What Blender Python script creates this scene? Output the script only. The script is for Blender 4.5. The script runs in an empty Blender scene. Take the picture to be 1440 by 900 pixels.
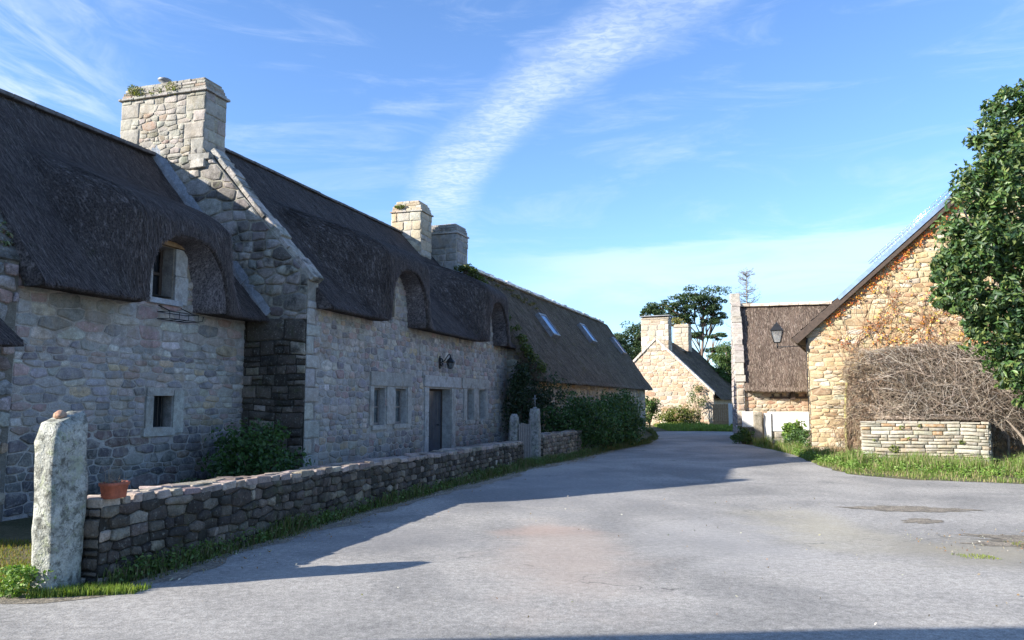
import bpy, math, random
import numpy as np
from mathutils import Vector, noise as mnoise

random.seed(7)
rnd = random.Random(11)
rad = math.radians
scene = bpy.context.scene
col = scene.collection

# ------------------------------------------------------------------ camera
cam_d = bpy.data.cameras.new('camera'); cam = bpy.data.objects.new('camera', cam_d); col.objects.link(cam)
cam_d.sensor_width = 36.0; cam_d.lens = 27.5; cam_d.clip_start = .05; cam_d.clip_end = 3000
cam.location = (0, 0, 1.6); cam.rotation_euler = (rad(90 + 5.968), 0, 0)
scene.camera = cam

# ------------------------------------------------------------------ sun, sky, exposure
SUN_AZ = (-.9403, -.3404); SUN_EL = rad(25.5)
sl = bpy.data.lights.new('sun', 'SUN'); sl.energy = 5.0; sl.angle = rad(.5); sl.color = (1, .93, .82)
so = bpy.data.objects.new('sun', sl); col.objects.link(so)
sd = Vector((SUN_AZ[0]*math.cos(SUN_EL), SUN_AZ[1]*math.cos(SUN_EL), math.sin(SUN_EL)))
so.rotation_euler = (-sd).to_track_quat('-Z', 'Y').to_euler(); so.location = (-20, -8, 20)
world = bpy.data.worlds.new('World'); scene.world = world; world.use_nodes = True
scene.view_settings.view_transform = 'Standard'; scene.view_settings.look = 'None'
scene.view_settings.exposure = 1.30; scene.view_settings.gamma = 1; scene.view_settings.use_curve_mapping = False

class NG:
    """small helper round a node tree"""
    def __init__(s, nt): s.nt = nt; s.n = nt.nodes; s.l = nt.links
    def node(s, t, **kw):
        nd = s.n.new(t)
        for k, v in kw.items(): setattr(nd, k, v)
        return nd
    def link(s, a, b): s.l.new(a, b)
    def put(s, sock, v):
        if isinstance(v, bpy.types.NodeSocket): s.l.new(v, sock)
        elif v is not None: sock.default_value = v
    def math(s, op, a, b=None, c=None, clamp=False):
        nd = s.node('ShaderNodeMath', operation=op, use_clamp=clamp)
        s.put(nd.inputs[0], a); s.put(nd.inputs[1], b); s.put(nd.inputs[2], c)
        return nd.outputs[0]
    def ramp(s, v, a, b, lo=0., hi=1.):
        nd = s.node('ShaderNodeMapRange', interpolation_type='SMOOTHSTEP')
        s.put(nd.inputs[0], v); s.put(nd.inputs[1], a); s.put(nd.inputs[2], b); s.put(nd.inputs[3], lo); s.put(nd.inputs[4], hi)
        return nd.outputs[0]
    def noise(s, vec, scale, detail=3, rough=.55, dist=0.):
        nd = s.node('ShaderNodeTexNoise'); s.put(nd.inputs['Vector'], vec)
        nd.inputs['Scale'].default_value = scale; nd.inputs['Detail'].default_value = detail
        nd.inputs['Roughness'].default_value = rough; nd.inputs['Distortion'].default_value = dist
        return nd.outputs[0]
    def mapping(s, vec, scale=(1, 1, 1), rot=(0, 0, 0), loc=(0, 0, 0)):
        nd = s.node('ShaderNodeMapping'); s.put(nd.inputs[0], vec)
        nd.inputs['Scale'].default_value = scale; nd.inputs['Rotation'].default_value = rot; nd.inputs['Location'].default_value = loc
        return nd.outputs[0]
    def mix(s, f, a, b, mode='MIX'):
        nd = s.node('ShaderNodeMix', data_type='RGBA', blend_type=mode)
        s.put(nd.inputs[0], f)
        for i, v in ((6, a), (7, b)):
            if isinstance(v, tuple): v = (*v[:3], 1)
            s.put(nd.inputs[i], v)
        return nd.outputs[2]
    def mul(s, c, v):      # colour times a scalar
        nd = s.node('ShaderNodeVectorMath', operation='SCALE'); s.put(nd.inputs[0], c); s.put(nd.inputs[3], v)
        return nd.outputs[0]

def build_world():
    g = NG(world.node_tree); g.n.clear()
    out = g.node('ShaderNodeOutputWorld'); bg = g.node('ShaderNodeBackground')
    sky = g.node('ShaderNodeTexSky', sky_type='NISHITA'); sky.sun_disc = False
    sky.sun_elevation = SUN_EL; sky.sun_rotation = math.atan2(SUN_AZ[0], SUN_AZ[1]); sky.air_density = 1.0
    sky.dust_density = .2; sky.ozone_density = 1.6; sky.altitude = 50
    tc = g.node('ShaderNodeTexCoord').outputs['Generated']
    sp = g.node('ShaderNodeSeparateXYZ'); g.link(tc, sp.inputs[0]); x, y, z = sp.outputs
    zz = g.math('MAXIMUM', z, .03)
    px = g.math('DIVIDE', x, zz); py = g.math('DIVIDE', y, zz)
    cb = g.node('ShaderNodeCombineXYZ'); g.link(px, cb.inputs[0]); g.link(py, cb.inputs[1]); P = cb.outputs[0]
    front = g.ramp(y, 0, .2)
    # the broad band of rippled cloud
    xc = g.math('ADD', g.math('MULTIPLY', g.math('ADD', g.math('MULTIPLY', py, .131), -1.128), py), 2.048)
    wob = g.math('MULTIPLY', g.math('SUBTRACT', g.noise(P, 3.0, 5, .6), .5), .13)
    dx = g.math('ABSOLUTE', g.math('ADD', g.math('SUBTRACT', px, xc), wob))
    band = g.ramp(dx, .23, .04)
    band = g.math('MULTIPLY', band, g.ramp(py, 4.9, 3.6))
    rip = g.math('MULTIPLY', g.ramp(g.noise(g.mapping(P, (1.2, 1.7, 1), (0, 0, .7)), 19.0, 5, .62, .8), .34, .64, .55, 1.05), g.ramp(g.noise(P, 4.0, 4, .6, .3), .30, .60, .55, 1.1))
    m1 = g.math('MULTIPLY', g.math('MULTIPLY', band, rip), .46)
    # cirrus in the upper left
    el = g.math('ARCSINE', z); az = g.math('ARCTAN2', x, y)
    c1 = g.ramp(g.noise(g.mapping(P, (2.2, .7, 1), (0, 0, .9)), 2.1, 6, .62, .6), .40, .72)
    m2 = g.math('MULTIPLY', g.math('MULTIPLY', c1, g.ramp(az, -.42, -.56)), g.ramp(el, .22, .34, .3, .55))
    # the low bank on the right
    cb2 = g.node('ShaderNodeCombineXYZ'); g.link(g.math('MULTIPLY', az, 3.0), cb2.inputs[0]); g.link(g.math('MULTIPLY', el, 17.0), cb2.inputs[1])
    n3 = g.noise(cb2.outputs[0], 2.0, 6, .6, .4)
    e2 = g.math('ADD', el, g.math('MULTIPLY', g.math('SUBTRACT', n3, .5), .06))
    e2 = g.math('SUBTRACT', e2, g.math('MULTIPLY', az, .035))
    m3 = g.math('MULTIPLY', g.ramp(e2, .196, .178), g.ramp(e2, .105, .150, .10, 1.0))
    m3 = g.math('MULTIPLY', m3, g.math('MULTIPLY', g.ramp(az, -.10, .14), g.ramp(az, .62, .46)))
    m3 = g.math('MULTIPLY', m3, g.ramp(n3, .25, .60, .55, .95))
    m3 = g.math('MULTIPLY', m3, .48)
    # faint streaks everywhere
    cb3 = g.node('ShaderNodeCombineXYZ'); g.link(g.math('MULTIPLY', az, 2.2), cb3.inputs[0]); g.link(g.math('MULTIPLY', el, 11.0), cb3.inputs[1])
    m4 = g.math('MULTIPLY', g.ramp(g.noise(cb3.outputs[0], 1.7, 6, .65, .8), .46, .78), .26)
    m = g.math('MAXIMUM', g.math('MAXIMUM', m1, m2), g.math('MAXIMUM', m3, m4))
    m = g.math('MULTIPLY', m, g.ramp(z, .0, .05))
    base = g.mix(1.0, g.mul(sky.outputs[0], 1.0), (.66, .84, 1.10), 'MULTIPLY')
    c = g.mix(m, base, (4.1, 4.55, 5.2))
    g.link(c, bg.inputs[0]); bg.inputs[1].default_value = .110
    g.link(bg.outputs[0], out.inputs[0])
build_world()

# ------------------------------------------------------------------ helpers
def tag(o, label=None, cat=None, group=None, kind=None):
    if label: o['label'] = label
    if cat: o['category'] = cat
    if group: o['group'] = group
    if kind: o['kind'] = kind
    return o

def empty(name, loc, rz=0., **kw):
    o = bpy.data.objects.new(name, None); col.objects.link(o)
    o.location = loc; o.rotation_euler = (0, 0, rz); o.empty_display_size = .2
    return tag(o, **kw)

class MB:
    def __init__(s): s.v = []; s.f = []; s.m = []; s.c = []; s.sm = []
    def face(s, pts, c=(1, 1, 1), m=0, smooth=False):
        i = len(s.v); s.v.extend(pts); s.f.append(tuple(range(i, i+len(pts)))); s.c.append(c); s.m.append(m); s.sm.append(smooth)
    def fi(s, idx, c=(1, 1, 1), m=0, smooth=True):
        s.f.append(tuple(idx)); s.c.append(c); s.m.append(m); s.sm.append(smooth)
    def box(s, a, b, c=(1, 1, 1), m=0, T=None, taper=0., jit=0., rn=rnd):
        """axis-aligned box a..b with small bevel, optional transform T(x,y,z)"""
        cx = [(a[i]+b[i])/2 for i in range(3)]; h = [abs(b[i]-a[i])/2 for i in range(3)]
        bev = min(min(h)*.35, .012)
        i0 = len(s.v); idx = {}
        for sx in (-1, 1):
            for sy in (-1, 1):
                for sz in (-1, 1):
                    tp = 1 - taper*(sz > 0)
                    j = [rn.uniform(-jit, jit) for _ in range(3)]
                    for ax in range(3):
                        p = [sx*(h[0] - (bev if ax != 0 else 0))*tp, sy*(h[1] - (bev if ax != 1 else 0))*tp, sz*(h[2] - (bev if ax != 2 else 0))]
                        q = tuple(cx[k]+p[k]+j[k] for k in range(3))
                        if T: q = T(*q)
                        idx[(sx, sy, sz, ax)] = len(s.v); s.v.append(q)
        def F(*k, sm=False): s.fi([idx[x] for x in k], c, m, sm)
        for sg in (-1, 1):
            F((sg, -1, -1, 0), (sg, 1, -1, 0), (sg, 1, 1, 0), (sg, -1, 1, 0))
            F((-1, sg, -1, 1), (1, sg, -1, 1), (1, sg, 1, 1), (-1, sg, 1, 1))
            F((-1, -1, sg, 2), (1, -1, sg, 2), (1, 1, sg, 2), (-1, 1, sg, 2))
        for p in (-1, 1):
            for q in (-1, 1):
                F((-1, p, q, 1), (1, p, q, 1), (1, p, q, 2), (-1, p, q, 2))
                F((p, -1, q, 0), (p, 1, q, 0), (p, 1, q, 2), (p, -1, q, 2))
                F((p, q, -1, 0), (p, q, 1, 0), (p, q, 1, 1), (p, q, -1, 1))
                for r in (-1, 1): F((p, q, r, 0), (p, q, r, 1), (p, q, r, 2))
    def tube(s, pts, rads, n=6, c=(1, 1, 1), m=0, cap=True, smooth=True):
        pts = [Vector(p) for p in pts]
        if not hasattr(rads, '__len__'): rads = [rads]*len(pts)
        rings = []; up = None
        for i, p in enumerate(pts):
            t = (pts[min(i+1, len(pts)-1)] - pts[max(i-1, 0)])
            if t.length < 1e-6: t = Vector((0, 0, 1))
            t.normalize()
            if up is None: up = Vector((0, 0, 1)) if abs(t.z) < .9 else Vector((1, 0, 0))
            a = t.cross(up)
            if a.length < 1e-4: a = t.cross(Vector((.3, .9, .1)))
            a.normalize(); b = t.cross(a); up = -b if False else a.cross(t)
            ring = []
            for k in range(n):
                th = 2*math.pi*k/n
                ring.append(len(s.v)); s.v.append(tuple(p + (a*math.cos(th) + b*math.sin(th))*rads[i]))
            rings.append(ring)
        for r0, r1 in zip(rings, rings[1:]):
            for k in range(n): s.fi((r0[k], r0[(k+1) % n], r1[(k+1) % n], r1[k]), c, m, smooth)
        if cap and n > 2: s.fi(rings[0][::-1], c, m, False); s.fi(rings[-1], c, m, False)
    def lathe(s, prof, ctr, n=12, c=(1, 1, 1), m=0, smooth=True, phase=0., sx=1., sy=1.):
        rings = []
        for r, z in prof:
            rings.append([len(s.v)+k for k in range(n)])
            for k in range(n):
                th = 2*math.pi*k/n + phase; s.v.append((ctr[0]+r*sx*math.cos(th), ctr[1]+r*sy*math.sin(th), ctr[2]+z))
        for r0, r1 in zip(rings, rings[1:]):
            for k in range(n): s.fi((r0[k], r0[(k+1) % n], r1[(k+1) % n], r1[k]), c, m, smooth)
        s.fi(rings[0][::-1], c, m, False); s.fi(rings[-1], c, m, False)
    def build(s, name, mats, parent=None, off=(0, 0, 0), world=False, **kw):
        me = bpy.data.meshes.new(name)
        v = np.array(s.v, dtype=np.float64).reshape(-1, 3) - np.array(off if len(off) == 3 else (*off, 0))
        me.vertices.add(len(v)); me.vertices.foreach_set('co', v.astype(np.float32).ravel())
        ln = np.fromiter((len(f) for f in s.f), dtype=np.int32, count=len(s.f)); tot = int(ln.sum())
        me.loops.add(tot); me.loops.foreach_set('vertex_index', np.fromiter((i for f in s.f for i in f), dtype=np.int32, count=tot))
        me.polygons.add(len(s.f)); st = np.zeros(len(ln), dtype=np.int32); st[1:] = np.cumsum(ln)[:-1]
        me.polygons.foreach_set('loop_start', st)
        me.polygons.foreach_set('material_index', np.array(s.m, dtype=np.int32))
        me.polygons.foreach_set('use_smooth', np.array(s.sm, dtype=bool))
        if not isinstance(mats, (list, tuple)): mats = [mats]
        for m in mats: me.materials.append(m)
        ca = me.color_attributes.new('Col', 'FLOAT_COLOR', 'CORNER')
        cc = np.ones((len(s.f), 4), dtype=np.float32); cc[:, :3] = np.array(s.c, dtype=np.float32).reshape(-1, 3)
        ca.data.foreach_set('color', np.repeat(cc, ln, axis=0).ravel())
        me.update(calc_edges=True); me.validate()
        o = bpy.data.objects.new(name, me); col.objects.link(o)
        if parent: o.parent = parent
        return tag(o, **kw)

def copy_tree(o, parent=None):
    c = o.copy(); col.objects.link(c)
    if parent: c.parent = parent
    for ch in list(o.children): copy_tree(ch, c)
    return c

def jc(c, r=rnd, a=.12, hue=.03):
    k = 1 + r.uniform(-a, a)
    return tuple(max(.003, x*k*(1+r.uniform(-hue, hue))) for x in c)

# ------------------------------------------------------------------ materials
def mat(name, fn):
    m = bpy.data.materials.new(name); m.use_nodes = True
    g = NG(m.node_tree); g.n.clear()
    out = g.node('ShaderNodeOutputMaterial'); b = g.node('ShaderNodeBsdfPrincipled')
    g.link(b.outputs[0], out.inputs[0]); fn(g, b, out); return m

def bump(g, b, h, strength=.5, dist=.02):
    nd = g.node('ShaderNodeBump'); nd.inputs['Strength'].default_value = strength; nd.inputs['Distance'].default_value = dist
    g.link(h, nd.inputs['Height']); g.link(nd.outputs[0], b.inputs['Normal']); return nd

def obco(g): return g.node('ShaderNodeTexCoord').outputs['Object']
def vcol(g): return g.node('ShaderNodeAttribute', attribute_name='Col').outputs[0]

def stone_mat(name, lichen=(.42, .42, .38), lamt=.25, dark=(.03, .032, .03), damt=.2, bs=.6, moss=0., smear=0., sc_=(.33, .31, .28), stain=0., stc=(.26, .19, .11), speck=0.):
    def fn(g, b, out):
        oc = obco(g); c = vcol(g)
        n1 = g.noise(oc, 9, 5, .65); n2 = g.noise(oc, 60, 4, .6); n3 = g.noise(oc, 2.2, 5, .65); n4 = g.noise(oc, 26, 3, .6)
        c = g.mul(c, g.ramp(n1, .2, .8, .72, 1.28)); c = g.mul(c, g.ramp(n2, .25, .75, .78, 1.22))
        if smear > 0:
            n6 = g.noise(oc, 7.5, 6, .72, .6); c = g.mix(g.math('MULTIPLY', g.ramp(n6, .47, .60), smear), c, sc_)
        if stain > 0:
            n7 = g.noise(g.mapping(oc, (1.2, 1.2, .7)), 1.4, 6, .7, .5); c = g.mix(g.math('MULTIPLY', g.ramp(n7, .52, .66), stain), c, stc)
        c = g.mix(g.math('MULTIPLY', g.ramp(n3, .50, .68), damt), c, dark)
        c = g.mix(g.math('MULTIPLY', g.ramp(n4, .58, .70), lamt), c, lichen)
        if speck > 0:
            n8 = g.noise(oc, 15, 6, .8, .4); c = g.mix(g.math('MULTIPLY', g.ramp(n8, .50, .60), speck), c, (.055, .055, .045))
            n9 = g.noise(oc, 5, 6, .75, .8); c = g.mix(g.math('MULTIPLY', g.ramp(n9, .54, .62), speck*.8), c, (.30, .33, .22))
        if moss > 0:
            n5 = g.noise(oc, 3.1, 5, .7, .3); c = g.mix(g.math('MULTIPLY', g.ramp(n5, .55, .66), moss), c, (.06, .075, .02))
        g.link(c, b.inputs['Base Color']); b.inputs['Roughness'].default_value = .92; b.inputs['Specular IOR Level'].default_value = .25
        bump(g, b, g.math('ADD', g.math('MULTIPLY', n2, .4), g.math('MULTIPLY', n4, .6)), bs, .03)
    return mat(name, fn)

M = {}
M['granite'] = stone_mat('granite', lamt=.3, damt=.35, smear=.62, stain=.35, bs=.8)
M['granite_dark'] = stone_mat('granite_dark', lichen=(.34, .35, .31), lamt=.5, dark=(.018, .018, .016), damt=.8, moss=.4, smear=.35, sc_=(.11, .10, .085), bs=.9)
M['wall_stone'] = stone_mat('wall_stone', lichen=(.30, .29, .25), lamt=.35, dark=(.012, .012, .010), damt=.7, moss=.35, smear=.45, sc_=(.035, .032, .028), bs=1.)
M['wall_cap'] = stone_mat('wall_cap', lichen=(.42, .36, .30), lamt=.35, dark=(.03, .028, .025), damt=.75, moss=.3)
M['granite_post'] = stone_mat('granite_post', lichen=(.46, .47, .38), lamt=.5, dark=(.075, .078, .07), damt=.85, smear=.65, sc_=(.14, .15, .13), stain=.4, stc=(.30, .30, .20), bs=1.0, speck=.7)
M['schist'] = stone_mat('schist', lichen=(.55, .50, .36), lamt=.22, dark=(.10, .075, .04), damt=.3, smear=.5, sc_=(.44, .37, .26), stain=.35, stc=(.40, .24, .12), bs=.8)
M['mortar'] = stone_mat('mortar', lamt=.2, damt=.3, bs=.9, stain=.4)

def thatch_fn(base, light, mossc=(.045, .055, .012), mossamt=.2, mosslo=.58):
    def fn(g, b, out):
        oc = obco(g)
        fib = g.noise(g.mapping(oc, (42, 7, 7)), 1.0, 4, .7); fine = g.noise(g.mapping(oc, (75, 24, 24)), 1.0, 4, .85)
        big = g.noise(oc, .9, 5, .65, .4); run = g.noise(g.mapping(oc, (2.6, .5, .5)), 1.0, 5, .65, .3)
        c = g.mix(g.ramp(fine, .38, .62), tuple(x*.32 for x in base), tuple(x*1.15 for x in base))
        c = g.mix(g.math('MULTIPLY', g.ramp(fib, .50, .74), .75), c, light)
        c = g.mul(c, g.ramp(run, .25, .75, .62, 1.38))
        c = g.mul(c, g.ramp(big, .3, .7, .8, 1.2))
        mo = g.math('MULTIPLY', g.ramp(g.noise(oc, 2.3, 6, .75, .5), mosslo, mosslo+.12), mossamt)
        c = g.mix(mo, c, mossc)
        g.link(c, b.inputs['Base Color']); b.inputs['Roughness'].default_value = .95; b.inputs['Specular IOR Level'].default_value = .15
        bump(g, b, g.math('ADD', g.math('MULTIPLY', fine, .55), g.math('MULTIPLY', fib, .6)), 1.0, .055)
    return fn
M['thatch_dark'] = mat('thatch_dark', thatch_fn((.10, .084, .078), (.30, .26, .245), mossamt=.3))
M['thatch_brown'] = mat('thatch_brown', thatch_fn((.13, .10, .072), (.26, .215, .165), (.11, .10, .03), mossamt=.7, mosslo=.53))
M['thatch_red'] = mat('thatch_red', thatch_fn((.155, .112, .085), (.27, .22, .178), mossamt=.25))

M['thatch_cut'] = mat('thatch_cut', thatch_fn((.21, .19, .20), (.42, .39, .40), mossamt=.08))

def simple(name, c, rough=.7, metal=0., spec=.5, nz=0., sc=20, bs=0.):
    def fn(g, b, out):
        oc = obco(g)
        if nz > 0:
            n = g.noise(oc, sc, 5, .65)
            g.link(g.mix(g.ramp(n, .3, .7), tuple(x*(1-nz) for x in c), tuple(min(1, x*(1+nz)) for x in c)), b.inputs['Base Color'])
            if bs > 0: bump(g, b, n, bs, .01)
        else: b.inputs['Base Color'].default_value = (*c, 1)
        b.inputs['Roughness'].default_value = rough; b.inputs['Metallic'].default_value = metal; b.inputs['Specular IOR Level'].default_value = spec
    return mat(name, fn)
M['white_paint'] = simple('white_paint', (.62, .62, .60), .6, nz=.09, sc=5)
M['black_iron'] = simple('black_iron', (.02, .021, .023), .45, .3, nz=.3, sc=40)
M['dark_wood'] = simple('dark_wood', (.055, .036, .026), .7, nz=.35, sc=18, bs=.3)
M['grey_wood'] = simple('grey_wood', (.20, .18, .17), .8, nz=.25, sc=25, bs=.3)
M['fence_wood'] = simple('fence_wood', (.30, .19, .10), .8, nz=.25, sc=12, bs=.3)
M['glass'] = simple('glass', (.015, .018, .022), .08, 0, .9)
M['curtain_glass'] = simple('curtain_glass', (.13, .15, .16), .12, 0, .8, nz=.5, sc=6)
M['skylight_glass'] = simple('skylight_glass', (.07, .17, .34), .25, .1, .6)
M['zinc'] = simple('zinc', (.52, .55, .60), .22, .85, nz=.15, sc=8)
M['ridge_mortar'] = simple('ridge_mortar', (.12, .115, .12), .85, 0, .3, nz=.4, sc=9, bs=.5)
M['lead'] = simple('lead', (.20, .21, .23), .5, .3, nz=.3, sc=6, bs=.2)
M['terracotta'] = simple('terracotta', (.30, .085, .045), .75, nz=.25, sc=14)
M['door_paint'] = simple('door_paint', (.060, .065, .08), .22, nz=.2, sc=3)
def lampglass_fn(g, b, out):
    b.inputs['Base Color'].default_value = (.30, .34, .36, 1); b.inputs['Roughness'].default_value = .08
    t = g.node('ShaderNodeBsdfTransparent'); mx = g.node('ShaderNodeMixShader'); mx.inputs[0].default_value = .72
    g.link(b.outputs[0], mx.inputs[1]); g.link(t.outputs[0], mx.inputs[2]); g.link(mx.outputs[0], out.inputs[0])
M['lamp_glass'] = mat('lamp_glass', lampglass_fn)
M['soil'] = simple('soil', (.045, .036, .024), 1, nz=.5, sc=6, bs=.8)

def leaf_mat(name, rough=.5, spec=.35, trans=.25):
    def fn(g, b, out):
        c = vcol(g); g.link(c, b.inputs['Base Color']); b.inputs['Roughness'].default_value = rough; b.inputs['Specular IOR Level'].default_value = spec
        t = g.node('ShaderNodeBsdfTranslucent'); g.link(g.mix(1., c, (1.3, 1.5, .5), 'MULTIPLY'), t.inputs[0])
        mx = g.node('ShaderNodeMixShader'); mx.inputs[0].default_value = trans
        g.link(b.outputs[0], mx.inputs[1]); g.link(t.outputs[0], mx.inputs[2]); g.link(mx.outputs[0], out.inputs[0])
    return mat(name, fn)
M['leaf'] = leaf_mat('leaf'); M['glossy_leaf'] = leaf_mat('glossy_leaf', .42, .38, .2); M['grass'] = leaf_mat('grass', .6, .2, .3)
def bark_fn(g, b, out):
    oc = obco(g); n = g.noise(g.mapping(oc, (14, 14, 3)), 1., 5, .7)
    g.link(g.mul(vcol(g), g.ramp(n, .3, .7, .5, 1.4)), b.inputs['Base Color']); b.inputs['Roughness'].default_value = .9
    b.inputs['Specular IOR Level'].default_value = .2
    bump(g, b, n, .6, .03)
M['bark'] = mat('bark', bark_fn)

def asphalt_fn(g, b, out):
    oc = obco(g)
    fine = g.noise(oc, 95, 3, .8); mid = g.noise(oc, 14, 5, .7); big = g.noise(oc, .42, 5, .6, .5); b2 = g.noise(g.mapping(oc, (1, .5, 1), (0, 0, -.3), (7, 3, 0)), .75, 5, .65, .6)
    c = g.mix(g.ramp(big, .32, .68), (.205, .200, .190), (.345, .330, .305))
    c = g.mix(g.math('MULTIPLY', g.ramp(b2, .50, .72), .55), c, (.35, .33, .30))
    c = g.mul(c, g.ramp(mid, .25, .75, .74, 1.26)); c = g.mul(c, g.ramp(fine, .28, .72, .58, 1.38))
    vor = g.node('ShaderNodeTexVoronoi'); g.link(oc, vor.inputs['Vector']); vor.inputs['Scale'].default_value = 48
    c = g.mix(g.math('MULTIPLY', g.ramp(vor.outputs['Distance'], .22, .10), .30), c, (.42, .41, .39))
    # rusty clay stain, dragged along the road
    def blob(x, y, rx, ry, rot, col_, amt, c):
        mp = g.mapping(oc, (1/rx, 1/ry, 0), (0, 0, 0), (-x/rx, -y/ry, 0))
        nd = g.node('ShaderNodeVectorMath', operation='LENGTH')
        off = g.node('ShaderNodeVectorMath', operation='ADD'); g.link(mp, off.inputs[0])
        nn = g.node('ShaderNodeTexNoise'); g.link(oc, nn.inputs['Vector']); nn.inputs['Scale'].default_value = 1.6; nn.inputs['Detail'].default_value = 5
        sb = g.node('ShaderNodeVectorMath', operation='SUBTRACT'); g.link(nn.outputs[1], sb.inputs[0]); sb.inputs[1].default_value = (.5, .5, .5)
        sc_ = g.node('ShaderNodeVectorMath', operation='SCALE'); g.link(sb.outputs[0], sc_.inputs[0]); sc_.inputs[3].default_value = 1.3
        g.link(sc_.outputs[0], off.inputs[1]); g.link(off.outputs[0], nd.inputs[0])
        return g.mix(g.math('MULTIPLY', g.ramp(nd.outputs['Value'], 1.1, .15), amt), c, col_)
    c = blob(.45, 9.9, .7, .6, 0, (.40, .25, .19), .38, c)
    c = blob(.55, 8.4, 1.0, 3.0, 0, (.38, .31, .26), .5, c)
    c = blob(-1.4, 9.3, 1.6, 1.3, 0, (.15, .15, .155), .6, c)
    c = blob(1.0, 15., 2.5, 5., 0, (.20, .20, .205), .5, c)
    c = blob(6.8, 7.6, 2.2, 1.0, 0, (.17, .165, .155), .6, c)
    c = blob(3.9, 10.2, 1.0, 2.4, 0, (.36, .33, .24), .5, c)
    c = blob(5.2, 8.6, 1.5, 1.1, 0, (.30, .27, .20), .6, c)
    c = blob(2.4, 9.5, 1.3, 2.6, 0, (.31, .305, .30), .5, c)
    c = blob(-1.9, 7.6, 1.3, .4, 0, (.28, .27, .25), .45, c)
    # cracks
    v2 = g.node('ShaderNodeTexVoronoi', feature='DISTANCE_TO_EDGE'); v2.inputs['Scale'].default_value = .55
    wv = g.node('ShaderNodeVectorMath', operation='ADD'); g.link(oc, wv.inputs[0])
    nn = g.node('ShaderNodeTexNoise'); g.link(oc, nn.inputs['Vector']); nn.inputs['Scale'].default_value = 2.5; nn.inputs['Detail'].default_value = 6
    g.link(nn.outputs[1], wv.inputs[1]); g.link(wv.outputs[0], v2.inputs['Vector'])
    cr = g.math('MULTIPLY', g.ramp(v2.outputs['Distance'], .014, .003), g.ramp(g.noise(oc, .8, 3), .55, .68))
    c = g.mix(g.math('MULTIPLY', cr, .75), c, (.07, .068, .065))
    g.link(c, b.inputs['Base Color']); b.inputs['Roughness'].default_value = .88; b.inputs['Specular IOR Level'].default_value = .3
    bump(g, b, g.math('ADD', g.math('MULTIPLY', fine, .7), g.math('MULTIPLY', mid, .5)), .7, .012)
M['asphalt'] = mat('asphalt', asphalt_fn)
def ground_fn(g, b, out):
    oc = obco(g); n = g.noise(oc, 1.3, 6, .7); n2 = g.noise(oc, 22, 5, .7)
    c = g.mix(g.ramp(n, .35, .65), (.055, .060, .018), (.13, .11, .055)); c = g.mul(c, g.ramp(n2, .3, .7, .6, 1.4))
    g.link(c, b.inputs['Base Color']); b.inputs['Roughness'].default_value = 1; bump(g, b, n2, .8, .04)
M['ground'] = mat('ground', ground_fn)
def gravel_fn(g, b, out):
    oc = obco(g); n = g.noise(oc, 40, 4, .8); n2 = g.noise(oc, 5, 5, .7)
    c = g.mix(g.ramp(n2, .35, .65), (.16, .14, .11), (.27, .235, .185)); c = g.mul(c, g.ramp(n, .3, .7, .45, 1.5))
    g.link(c, b.inputs['Base Color']); b.inputs['Roughness'].default_value = .95; bump(g, b, n, 1., .02)
M['gravel'] = mat('gravel', gravel_fn)
def slate_fn(g, b, out):
    n = g.noise(obco(g), 12, 4, .6)
    g.link(g.mul(vcol(g), g.ramp(n, .3, .7, .75, 1.25)), b.inputs['Base Color']); b.inputs['Roughness'].default_value = .33; b.inputs['Specular IOR Level'].default_value = .7
    bump(g, b, n, .2, .01)
M['slate'] = mat('slate', slate_fn)
M['dead_vine'] = M['bark']

# ------------------------------------------------------------------ masonry
PAL_HOUSE = [((.36, .34, .33), 5), ((.30, .29, .30), 4), ((.42, .38, .34), 3), ((.38, .29, .27), 2), ((.22, .21, .22), 2), ((.45, .36, .26), 1.2), ((.33, .24, .23), 1), ((.50, .48, .45), 1)]
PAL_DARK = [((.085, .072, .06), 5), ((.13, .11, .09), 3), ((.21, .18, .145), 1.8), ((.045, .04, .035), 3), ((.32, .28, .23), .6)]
PAL_BARN = [((0.428, 0.330, 0.195), 5), ((0.484, 0.400, 0.260), 4), ((0.381, 0.270, 0.158), 2.4), ((0.446, 0.400, 0.316), 2.4), ((0.316, 0.205, 0.121), 1), ((0.521, 0.465, 0.372), 1.2)]
PAL_PLANTER = [((0.340, 0.318, 0.252), 5), ((0.281, 0.244, 0.185), 4), ((0.385, 0.370, 0.311), 3), ((0.311, 0.207, 0.118), 1.5), ((0.222, 0.207, 0.163), 2)]
PAL_FAR = [((0.405, 0.299, 0.211), 5), ((0.440, 0.361, 0.282), 4), ((0.387, 0.246, 0.167), 2.4), ((0.352, 0.317, 0.273), 3), ((0.475, 0.414, 0.334), 1.6)]
PAL_CHIM = [((0.320, 0.296, 0.256), 5), ((0.272, 0.248, 0.216), 3), ((0.368, 0.336, 0.288), 3), ((0.304, 0.224, 0.176), 1), ((0.240, 0.208, 0.160), 1)]
def pick(pal, r):
    t = r.uniform(0, sum(w for _, w in pal))
    for c, w in pal:
        t -= w
        if t <= 0: return c
    return pal[0][0]

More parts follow.
